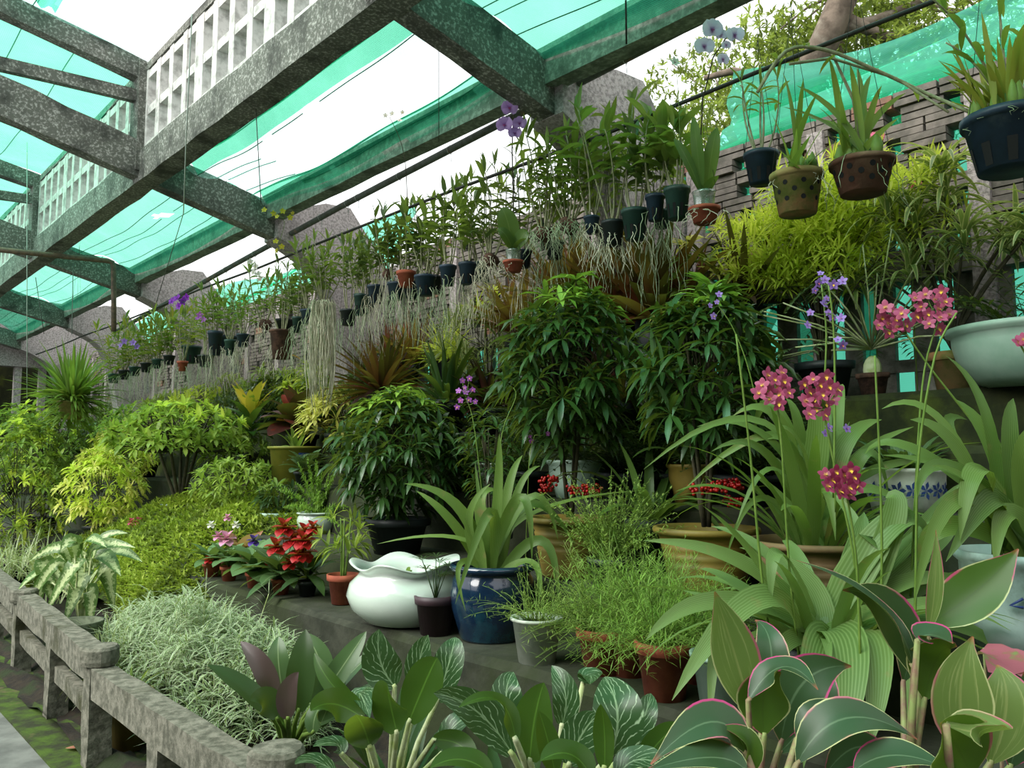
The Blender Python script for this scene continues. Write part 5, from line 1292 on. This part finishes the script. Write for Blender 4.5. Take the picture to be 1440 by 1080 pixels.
# gloxinias and begonias
def glox(px, X, lab, flm, fls, leafm='lf_glox', nl=14, L=.1, W=.075, pm='terracotta', prf='ovate', kind='rose', r=.06):
    o = seat(px, X, onlev(X), lab, 'potted flower', 'potted_flower'); pot(o, r, .1, pm); m = MB()
    for i in range(nl):
        a = i*2.4; q = .5+i*.07; leaf(m, V((0, 0, .1+R(0, .05))), V((cos(a)*sin(q), sin(a)*sin(q), cos(q))), 1.85*L*R(.8, 1.2), 1.8*W*R(.9, 1.1), .9, .15, 5, prf, 2, 0, R(-.2, .2))
    m.build('foliage', leafm, o)
    for dx, dy, s_, mt in fls:
        D = dep(o.location); c = PD(px+dx, 0, D)-o.location
        base = PD(px+dx, 645-((o.location.z+.1-CZ)*F/D)-dy+24, D-.12)-o.location
        f_ = MB(); fd = V((-.5, -.7, .5)).normalized(); s1 = fd.cross(UP).normalized(); s2 = s1.cross(fd)
        for ring, (n_, rr) in enumerate(((6, 1.), (5, .7), (4, .4))):
            for k in range(n_):
                a = 6.28*k/n_+ring; d = (s1*cos(a)+s2*sin(a))*rr+fd*(.25+.3*ring)
                leaf(f_, base, d, s_*rr*1.1, s_*1.1*rr, .2, .3, 4, 'oval')
        f_.build('flower', mt, o)
        t = MB(); tube(t, [V((0, 0, .08)), base*.5+V((0, 0, .07)), base], .003, .002, 3); t.build('flower_stalk', 'stem_green', o)
    return o
glox(297, 2.4, 'small gloxinia with one dark red bud, leftmost of the flower pots', 0, [(-4, 28, .035, 'pt_red')])
glox(322, 2.42, 'gloxinia with a ruffled pink bloom and small white buds', 0, [(-3, 62, .062, 'pt_pink'), (-15, 66, .04, 'pt_pink'), (-25, 82, .03, 'pt_white'), (10, 82, .03, 'pt_white'), (-2, 92, .03, 'pt_pink')])
glox(358, 2.42, 'gloxinia with a small violet bloom and wide round leaves', 0, [(-1, 68, .045, 'pt_violet'), (22, 40, .04, 'pt_red')], L=.14, W=.11, nl=16)
glox(395, 2.42, 'red anthurium like flowers between gloxinia and leafy seedling', 0, [(-6, 68, .07, 'pt_red'), (18, 78, .08, 'pt_red'), (5, 95, .07, 'pt_red'), (32, 60, .08, 'pt_red'), (12, 45, .05, 'pt_red'), (34, 90, .06, 'pt_red')], 'lf_philo', 18, .14, .09)
glox(432, 2.5, 'dark leafed potted flower with red blooms left of the terracotta seedling pot', 0, [(-5, 80, .07, 'pt_red'), (8, 98, .05, 'pt_red'), (-12, 60, .06, 'pt_red')], 'lf_deep', 18, .15, .06, 'plastic_black', 'lance')
glox(340, 2.72, 'peach coloured leafy plant behind the pink gloxinia', 0, [], 'lf_peach', 16, .15, .1)
glox(190, 2.62, 'small pink flowers poking out of the clubmoss mound', 0, [(0, 40, .05, 'pt_hotpink'), (6, 46, .05, 'pt_hotpink'), (-5, 46, .04, 'pt_hotpink')], 'lf_deep', 8, .1, .05)
# dieffenbachia by the fence
o = seat(112, 1.62, .2, 'dieffenbachia with cream centred leaves leaning over the fence corner', 'foliage plant', 'dieffenbachia'); pot(o, .13, .25, 'pot_white_dirty', 'cup')
D1 = dep(o.location); L0 = o.location; s_ = MB()
DL = [(70, 800, 25, 830, .1), (60, 790, 75, 850, .12), (110, 790, 60, 870, .13), (120, 800, 90, 880, .12), (140, 780, 170, 810, .12), (90, 770, 40, 790, .08), (130, 770, 190, 770, .1), (120, 760, 150, 770, .1), (150, 800, 160, 860, .13), (110, 810, 130, 870, .12), (155, 775, 200, 790, .09), (80, 790, 30, 870, .08), (105, 760, 85, 775, .1), (130, 830, 125, 890, .1), (140, 760, 180, 750, .07), (60, 810, 55, 860, .09)]
DL = [(a*1.0, b, c, d, e) for a, b, c, d, e in DL]
for i, (x1, y1, x2, y2, w_) in enumerate(DL):
    m = MB(); ax = V((R(-.04, .04), R(-.04, .04), .38)); B = PD(x1, y1, D1-R(-.2, .25))-L0; B.z = max(B.z, .42); Cq = PD(x2, y2, D1-R(-.15, .35))-L0
    leafb(m, ax.lerp(B, .72), B.lerp(Cq, .15)+V((0, 0, .015)), Cq, w_*1.35, (V((-.55, -.6, .6))+rdir()*.3).normalized(), .22, 10, 'ovate', 4)
    m.build('leaf', 'lf_dieff', o); tube(s_, [V((0, 0, .2)), ax, ax.lerp(B, .76)], .01, .006, 5)
s_.build('stem', 'stem_pale', o)
# grasses
def grass(px, X, lab, n, L, W, mat, rad, z=None, h=.1, droop=1.3, spread=.8, name='variegated_grass', cat='grass', pm=None, ryf=1.):
    o = seat(px, X, onlev(X)+.02 if z is None else z, lab, cat, name); m = MB()
    if pm: pot(o, .15, .24, pm)
    for i in range(n):
        a = R(0, 6.28); q = sqrt(R(0, 1))*rad; p = V((cos(a)*q, sin(a)*q*ryf, (h if h else 0)*R(.5, 1))); t = spread*R(.1, 1.2); b = R(0, 6.28)
        leaf(m, p, V((cos(b)*sin(t), sin(b)*sin(t), cos(t))), L*R(.5, 1.1), W, droop*R(.6, 1.4), .2, 4, 'line', 2, 0, R(-.3, .3))
    m.build('foliage', mat, o); return o
grass(15, 1.75, 'tuft of cream striped grass leaves at the left edge', 110, .42, .014, 'lf_whitegrass', .2, h=.35)
grass(72, 1.95, 'cream striped grass clump behind the dieffenbachia', 150, .42, .013, 'lf_whitegrass', .22, h=.4)
grass(95, 1.85, 'low striped grass right of the cream striped clump', 90, .34, .012, 'lf_whitegrass', .2, h=.4)
# silver grass bed: mound of short white edged blades
o = thing('silver_grass', 'mass of silvery white edged grass along the concrete rail', 'ground cover', ON(262, 1.75, .2)); m = MB(); s_ = MB()
for i in range(2000):
    y = R(-1, 1); x = R(-1, 1)
    if x*x+y*y > 1: continue
    hz = .44*(1-(x*x+y*y))**.6*(1+.5*NZ.noise(V((x*3, y*4, 1))))+R(-.09, .07)
    p = V((x*.44+.04, y*1.15, max(.02, hz)))
    for k in range(5): leaf(m, p+V((R(-.015, .015), R(-.015, .015), .012*k)), rdir(-.1, .8), R(.09, .2), .0135, R(.4, 1.6), .2, 3, 'lance', 2)
    if i % 4 == 0: tube(s_, [V((p.x*.7, p.y*.8, 0)), V((p.x*.9, p.y*.95, p.z*.6)), p], .003, .002, 3)
D1 = dep(o.location)
for (x, y) in ((290, 820), (378, 835), (345, 870), (262, 845), (318, 850)):
    e = PD(x, y, D1-.1)-o.location; b = V((e.x*.8, e.y*.8, .35)); P, T = bez(b, (b+e)/2+V((.01, .02, 0)), e, 8); tube(s_, P, .003, .002, 4)
    for k, p in enumerate(P[1:]):
        for sg in (-1, 1): leaf(m, p, V((.6*sg*rt.x, .6*sg*rt.y, .8)), .09, .009, .5, .2, 3, 'lance')
    leaf(m, e, V((0, 0, 1)), .08, .009, .1, .2, 3, 'lance')
m.build('foliage', 'lf_silver', o); s_.build('stem', 'stem_pale', o)
grass(170, 1.5, 'thin olive grass spilling at the fence corner post', 120, .3, .008, 'lf_whitegrass', .16, h=.3, z=.2)
grass(150, 1.38, 'dry grass hanging behind the corner post', 60, .25, .008, 'lf_wisp', .08, h=.28, z=.2, droop=2.4)
# things behind the fence
o = thing('wicker_pot', 'pale woven wicker pot behind the fence rails', 'basket', V((1.3, 5.02, .2))); m = MB(); pr = [(.001, 0), (.1, 0)]
for i in range(26): pr += [(.1+.03*i/26+.004*(i % 2), .01+.44*i/26)]
pr += [(.14, .46), (.12, .46), (.1, .02), (.001, .02)]
lathe(m, pr, 30, 0, lambda r, z, a, i: (r+(.003*sin(a*15+i*pi) if 1 < i < 28 else 0), z)); m.build('wicker_body', 'wicker', o)
o = seat(180, 1.32, .2, 'moss stained yellow pot standing behind the first rail', 'flower pot', 'flower_pot'); pot(o, .1, .26, 'pot_yellow', 'cup'); strapclump(o, .22, 16, .2, .012, 'lf_wisp')
o = seat(268, 1.29, .2, 'small plant with pale green spear leaves below the first rail', 'foliage plant', 'spear_leaf_plant'); pot(o, .07, .1, 'plastic_black'); m = MB()
for i in range(9):
    a = i*2.4; q = R(.2, .9); leaf(m, V((0, 0, .09)), V((cos(a)*q, sin(a)*q, 1)), R(.16, .26), .06, .8, .2, 7, 'lance', 4)
m.build('foliage', 'lf_mid', o)

# ------------------------------------------------------------------ foreground leaves
def bigplant(name, lab, cat, base, LL, mats, stemm, prof='ovate', sr=.007, WK=1.12, neck=.0, cols=6, n=14, gather=None, wave=0.):
    """LL: (foot x,y, mid x,y, tip x,y, width m, depth of mid, depth of tip, material, facing)"""
    o = thing(name, lab, cat, base); s_ = MB()
    for (fx_, fy, mx, my, tx, ty, w_, dm, dt, mi, hint) in LL:
        A = PD(fx_, fy, dm)-base; B = PD(mx, my, dm)-base; T_ = PD(tx, ty, dt)-base; m = MB()
        h_ = V(hint) if hint else V((-.7, -.55, .45))
        leafb(m, A, B, T_, w_*WK, h_.normalized(), .22, n, prof, cols, 0, wave); m.build('leaf', mats[mi], o)
        g = gather or V((0, 0, .05)); tube(s_, [g, g.lerp(A, .6)+V((0, 0, .03)), A, A.lerp(B, .08)], sr*1.2, sr*.6, 6)
    s_.build('stem', stemm, o); return o
B1 = ON(1072, 1.52, .23); D1 = 1.72
CF = (-.72, -.62, .3); CU = (-.3, -.3, .9)
bigplant('cordyline', 'pink edged cordyline, left of the two on the lower right, pale striped front leaf', 'foliage plant', B1, [
  (1058, 1010, 1030, 910, 1005, 832, .088, 1.68, 1.66, 1, CF), (1070, 1030, 1085, 920, 1062, 872, .07, 1.85, 1.95, 0, CF),
  (1066, 1045, 1075, 950, 1062, 950, .001, 1.7, 1.7, 0, CF), (1075, 1035, 1075, 975, 1098, 945, .095, 1.66, 1.62, 2, (-.8, -.5, .1)),
  (1052, 985, 1100, 938, 1150, 970, .06, 1.62, 1.52, 0, CU), (1098, 1045, 1130, 960, 1197, 937, .1, 1.72, 1.75, 0, CF), (1095, 1060, 1150, 990, 1160, 935, .08, 1.8, 1.85, 0, CF)],
  ['lf_cordy', 'lf_cordy_pale', 'lf_cordy_green'], 'stem_pink', prof='cordy', gather=V((0, 0, .5)), wave=.05)
B2 = ON(1294, 1.72, .23)
bigplant('cordyline', 'tall cordyline at right, one blade arching left and one raised red tipped', 'foliage plant', B2, [
  (1290, 960, 1250, 860, 1185, 830, .08, 1.7, 1.66, 0, CF), (1285, 940, 1235, 850, 1120, 788, .055, 1.66, 1.62, 0, (-.3, -.2, .9)), (1302, 880, 1375, 830, 1432, 772, .095, 1.72, 1.72, 3, (-.6, -.5, .6)),
  (1305, 890, 1315, 820, 1316, 745, .03, 1.7, 1.72, 1, CF), (1300, 985, 1318, 925, 1345, 910, .1, 1.66, 1.6, 2, CF), (1290, 900, 1310, 893, 1340, 905, .07, 1.62, 1.55, 0, CU), (1270, 960, 1280, 900, 1262, 870, .06, 1.8, 1.85, 0, CF)],
  ['lf_cordy', 'lf_cordy_pale', 'lf_cordy_green', 'lf_cordy_green'], 'stem_pink', prof='cordy', gather=V((0, 0, .55)), wave=.05)
B3 = ON(1378, 1.35, .23)
bigplant('cordyline', 'yellow green striped cordyline in the bottom right corner', 'foliage plant', B3, [
  (1362, 1060, 1350, 975, 1368, 895, .085, 1.28, 1.3, 1, CF), (1392, 1075, 1415, 990, 1402, 935, .09, 1.36, 1.4, 1, CF), (1365, 1090, 1340, 1040, 1322, 1018, .1, 1.2, 1.18, 2, CF), (1330, 1020, 1385, 1030, 1412, 1020, .07, 1.18, 1.12, 1, CU), (1420, 1080, 1440, 1000, 1440, 945, .08, 1.4, 1.4, 0, CF)],
  ['lf_cordy', 'lf_cordy_pale', 'lf_cordy_green'], 'stem_pink', prof='cordy', gather=V((0, 0, .7)), wave=.04)
B4 = ON(1105, 1.25, .23)
bigplant('cordyline', 'low cordyline with long grey green blades across the bottom right', 'foliage plant', B4, [
  (1120, 1075, 1190, 1010, 1290, 1040, .085, 1.45, 1.45, 0, (-.4, -.35, .85)), (1120, 1040, 1160, 1000, 1240, 1005, .06, 1.55, 1.6, 0, CU), (1050, 1060, 1000, 1015, 915, 1075, .085, 1.4, 1.35, 0, (-.4, -.4, .85)), (1050, 1085, 1000, 1065, 905, 1085, .07, 1.35, 1.3, 0, CU),
  (1060, 1085, 1050, 1040, 1010, 1022, .05, 1.4, 1.4, 2, CU), (1200, 1085, 1260, 1062, 1340, 1085, .07, 1.4, 1.35, 0, CU), (1160, 1090, 1210, 1050, 1255, 1085, .06, 1.5, 1.5, 0, CF)],
  ['lf_cordy', 'lf_cordy_pale', 'lf_cordy_green'], 'stem_pink', prof='cordy', gather=V((0, 0, .65)), WK=1.0, wave=.04)
o = thing('caladium', 'pinkish red caladium leaf at the right edge behind the corner cordyline', 'foliage plant', ON(1425, 1.9, .23)); m = MB(); D1 = dep(o.location); s_ = MB()
for (x1, y1, x2, y2, w_) in ((1410, 930, 1390, 945, .11), (1430, 935, 1450, 960, .12), (1435, 1010, 1420, 1040, .09)):
    B = PD(x1, y1, D1)-o.location; Cq = PD(x2, y2, D1-.1)-o.location; A = B+V((.05, .05, .01)); leafb(m, A, B, Cq, w_, V((-.5, -.4, .8)), .15, 9, 'ovate', 4); tube(s_, [V((0, 0, .0)), A], .004, .003, 4)
m.build('foliage', 'lf_caladium', o); s_.build('stem', 'stem_pink', o)

AF = (-.6, -.65, .45)
B5 = ON(545, 1.42, .23)
bigplant('aglaonema', 'aglaonema with upright silver veined leaves at bottom centre left', 'foliage plant', B5, [
  (555, 965, 535, 930, 533, 885, .13, 2.35, 2.35, 0, AF), (590, 970, 590, 930, 602, 893, .1, 2.5, 2.5, 0, AF), (615, 985, 632, 930, 640, 896, .11, 2.45, 2.5, 0, AF), (575, 1015, 600, 955, 615, 925, .13, 2.3, 2.3, 1, AF),
  (558, 1030, 548, 985, 545, 962, .12, 2.2, 2.1, 1, (-.8, -.5, .2)), (500, 990, 465, 960, 442, 918, .06, 2.4, 2.45, 1, AF), (510, 1010, 470, 990, 437, 1000, .1, 2.2, 2.1, 1, AF), (520, 1050, 510, 1020, 500, 1005, .12, 2.15, 2.05, 1, AF),
  (500, 1000, 505, 975, 520, 1010, .08, 2.3, 2.1, 0, CU), (480, 1060, 470, 1045, 440, 1050, .06, 2.1, 2.05, 0, CU), (620, 1060, 640, 1020, 680, 1000, .09, 2.4, 2.45, 0, CU), (470, 1085, 440, 1070, 415, 1075, .06, 2.1, 2.05, 0, CU), (610, 1040, 650, 1050, 665, 1085, .08, 2.3, 2.2, 1, AF)],
  ['lf_agla', 'lf_agla_back'], 'stem_pale', gather=V((0, 0, .22)), sr=.009, wave=.05)
B6 = ON(775, 1.55, .23)
bigplant('aglaonema', 'largest aglaonema with silver veined leaves at bottom centre', 'foliage plant', B6, [
  (720, 1060, 670, 1000, 610, 975, .1, 1.95, 1.9, 0, AF), (725, 1030, 712, 980, 722, 945, .1, 2.1, 2.15, 0, AF), (745, 1070, 752, 1010, 765, 960, .115, 1.9, 1.9, 1, (-.85, -.45, .15)), (790, 1020, 795, 975, 776, 936, .08, 2.05, 2.1, 0, AF),
  (860, 1060, 868, 1000, 850, 952, .145, 1.95, 2.05, 0, AF), (800, 1075, 820, 1030, 843, 1005, .1, 1.85, 1.85, 0, AF), (725, 1040, 700, 985, 645, 995, .06, 1.85, 1.75, 1, CU), (850, 1080, 850, 1030, 845, 990, .06, 1.8, 1.78, 1, (-.9, -.3, .1)),
  (780, 1085, 770, 1040, 758, 1000, .06, 1.8, 1.8, 1, AF), (830, 1090, 800, 1060, 760, 1070, .09, 1.75, 1.7, 1, CU), (880, 1060, 905, 1010, 915, 975, .08, 2.15, 2.2, 0, AF), (900, 1080, 930, 1040, 960, 1020, .08, 2.1, 2.1, 1, AF), (690, 1090, 650, 1068, 605, 1080, .08, 1.85, 1.8, 1, CU), (870, 1090, 900, 1068, 945, 1085, .09, 1.85, 1.8, 0, CU), (820, 960, 830, 950, 830, 962, .08, 2.2, 2.1, 0, CU)],
  ['lf_agla', 'lf_agla_back'], 'stem_pale', gather=V((0, 0, .3)), sr=.009, wave=.05)
B7 = ON(405, 1.5, .23)
bigplant('philodendron', 'broad dark leaved philodendron left of the aglaonemas, one purple leaf', 'foliage plant', B7, [
  (400, 985, 392, 935, 392, 895, .1, 2.9, 2.95, 0, AF), (420, 1000, 425, 940, 430, 885, .12, 2.85, 2.9, 1, AF), (440, 990, 450, 935, 425, 890, .12, 2.95, 3.0, 0, AF), (385, 985, 370, 940, 338, 902, .085, 2.8, 2.85, 2, AF),
  (375, 1000, 340, 965, 292, 935, .09, 2.7, 2.7, 1, CU), (390, 1010, 375, 985, 352, 985, .1, 2.6, 2.55, 1, AF), (405, 1010, 405, 975, 420, 945, .08, 2.6, 2.6, 2, AF), (440, 1000, 480, 940, 515, 888, .1, 2.9, 2.95, 0, AF),
  (450, 1000, 490, 950, 540, 905, .08, 3.0, 3.05, 0, CU), (450, 1020, 470, 965, 475, 920, .1, 2.9, 2.95, 0, AF), (440, 1030, 455, 990, 500, 985, .1, 2.8, 2.75, 0, CU), (445, 1020, 500, 985, 540, 955, .09, 2.9, 2.95, 0, CU)],
  ['lf_philo', 'lf_deep', 'lf_purple'], 'stem_green', gather=V((0, 0, .2)), sr=.009, wave=.05)
# low filler foliage in the dark bed, so soil does not show bare
for px, X, lab in ((350, 1.9, 'dark leafy ground plant behind the philodendron'), (560, 1.9, 'dark leafy ground plant between aglaonemas and first terrace'), (700, 1.85, 'dark leafy ground plant behind the largest aglaonema'), (1000, 1.8, 'dark leafy ground plant behind the left cordyline'), (1200, 1.75, 'dark leafy ground plant between the two tall cordylines')):
    o = thing('ground_plant', lab, 'foliage plant', ON(px, X, .22)); strapclump(o, .02, 26, .38, .09, ['lf_deep', 'lf_ardisia'], prof='ovate', spread=1.2, droop=1., sp=.1)
o = thing('fallen_leaf', 'dry pale leaf lying on the mossy path edge', 'leaf', PD(90, 1031, 4.5)); p = ON(92, 1.1, GZ+.016); o.location = p; m = MB()
leaf(m, V((0, 0, .004)), V((.7, -.7, 0)), .12, .05, -.2, .3, 6, 'oval'); m.build('blade', 'lf_peach', o)

# ------------------------------------------------------------------ trees outside
def tree(base, h, crown, n, mats, lab, trunk=.16, ls=.1, cat='tree', limbs=6):
    o = thing('tree', lab, cat, base); s_ = MB(); m = MB()
    tube(s_, [V((0, 0, 0)), V((.1, .15, h*.4)), V((-.1, .1, h*.8))], trunk, trunk*.5, 8)
    C_ = []
    for (cx, cy, cz, r) in crown:
        c = V((cx, cy, cz)); C_.append((c, r)); P, _ = bez(V((0, .1, h*.45)), V((cx*.5, cy*.5, (cz+h*.45)*.5-.1)), c, 7); tube(s_, P, trunk*.4, trunk*.1, 6)
        for k in range(8):
            e = c+rdir()*r*.8; tube(s_, [c, (c+e)/2+V((0, 0, .05)), e], trunk*.09, .008, 4)
    tot = sum(r**2 for c, r in C_)
    for c, r in C_:
        for i in range(int(n*r*r/tot)):
            q = rdir()*r*(R(.25, 1)**.5); q.z *= .8; p = c+q
            if NZ.noise(p*1.6) < -.12: continue
            rosette(m, p, rdir(-.2, 1), 5, ls*R(.7, 1.2), ls*.45, .5, 1.1, random.randrange(len(mats)), 2, 'ovate', .1, 0)
    s_.build('trunk', 'bark', o); m.build('foliage', mats, o)
def OUT(px, X): 
    r_ = ray(px, 400); return V((X, r_.y/r_.x*X, -.1))
tree(OUT(1040, 9.5), 6, [(0, 0, 5.2, 1.3), (.3, 1.3, 4.6, 1.2), (-.4, -1.2, 5.6, 1.3), (.5, .4, 6.6, 1.4), (.3, -2.2, 6.6, 1.2), (.2, 1.9, 5.8, 1.2)], 8500, ['lf_tree', 'lf_tree2', 'lf_tree3'], 'olive green tree beyond the wall behind the white moth orchid', .22, .1)
tree(OUT(1230, 8.2), 6, [(0, 0, 5.2, 1.2), (.4, -1.0, 6.0, 1.2), (0, 1.1, 5.6, 1.1), (-.2, .2, 6.5, 1.0)], 6000, ['lf_tree2', 'lf_tree'], 'paler leafed tree beyond the wall above the brown holed pot', .2, .09)
tree(OUT(930, 12), 6, [(0, 0, 4.4, 1.3), (.3, 1., 4.0, 1.1), (0, -1.2, 4.9, 1.2), (0, -.3, 5.8, 1.2)], 3200, ['lf_tree2', 'lf_tree'], 'distant tree beyond the wall right of the rough pier', .2, .16)
o = thing('tree_bough', 'thick mossy bough slanting across the trees, top right', 'tree branch', OUT(1150, 7.6)); m = MB(); L0 = o.location; D1 = dep(L0)
P = [PD(1120, 130, D1+.3), PD(1160, 60, D1), PD(1185, 0, D1), PD(1200, -60, D1)]; tube(m, [V((0, 0, 0)), V((.05, .1, 2.)), V((.0, .05, 3.2))]+[p-L0 for p in P], .16, .13, 9)
for q in (((1165, 45), (1230, 30), (1290, 5), (1360, -20)), ((1175, 20), (1240, 50), (1300, 60), (1380, 40)), ((1140, 100), (1080, 110), (1030, 100), (990, 110))):
    tube(m, [PD(x, y, D1+.1*i)-L0 for i, (x, y) in enumerate(q)], .07, .025, 6)
m.build('bough', 'bark', o)
# palms seen through the gap under the eave
def palm(px, X, h, lab, n=16, L=1.6, mat='lf_tree', straw=True):
    o = thing('palm_tree', lab, 'palm', OUT(px, X)); s_ = MB(); m = MB(); tube(s_, [V((0, 0, 0)), V((.05, 0, h*.5)), V((0, .05, h))], .13, .1, 8)
    for i in range(n):
        a = i*2.4; q = R(.3, 1.5); frond(m, V((0, .05, h)), V((cos(a)*sin(q), sin(a)*sin(q), cos(q)+.2)), L*R(.8, 1.1), .4, 22, 1.6, .035, 0, .9)
    if straw:
        for i in range(26):
            a = i*2.4; frond(m, V((0, .05, h-.05)), V((cos(a), sin(a), R(-.9, -.1))), L*R(.7, 1), .4, 16, .9, .03, 1, .6)
    s_.build('trunk', 'bark', o); m.build('fronds', [mat, 'lf_straw'], o)
palm(690, 9, 4.6, 'palm fronds drooping against the white sky behind the mauve sprays', 14, 1.5, 'lf_tree', False)
palm(335, 8, 5.0, 'shaggy straw coloured palm skirt seen under the eave at left', 10, 1.4)
palm(290, 9, 4.6, 'second dry palm left of the shaggy straw one', 8, 1.4)
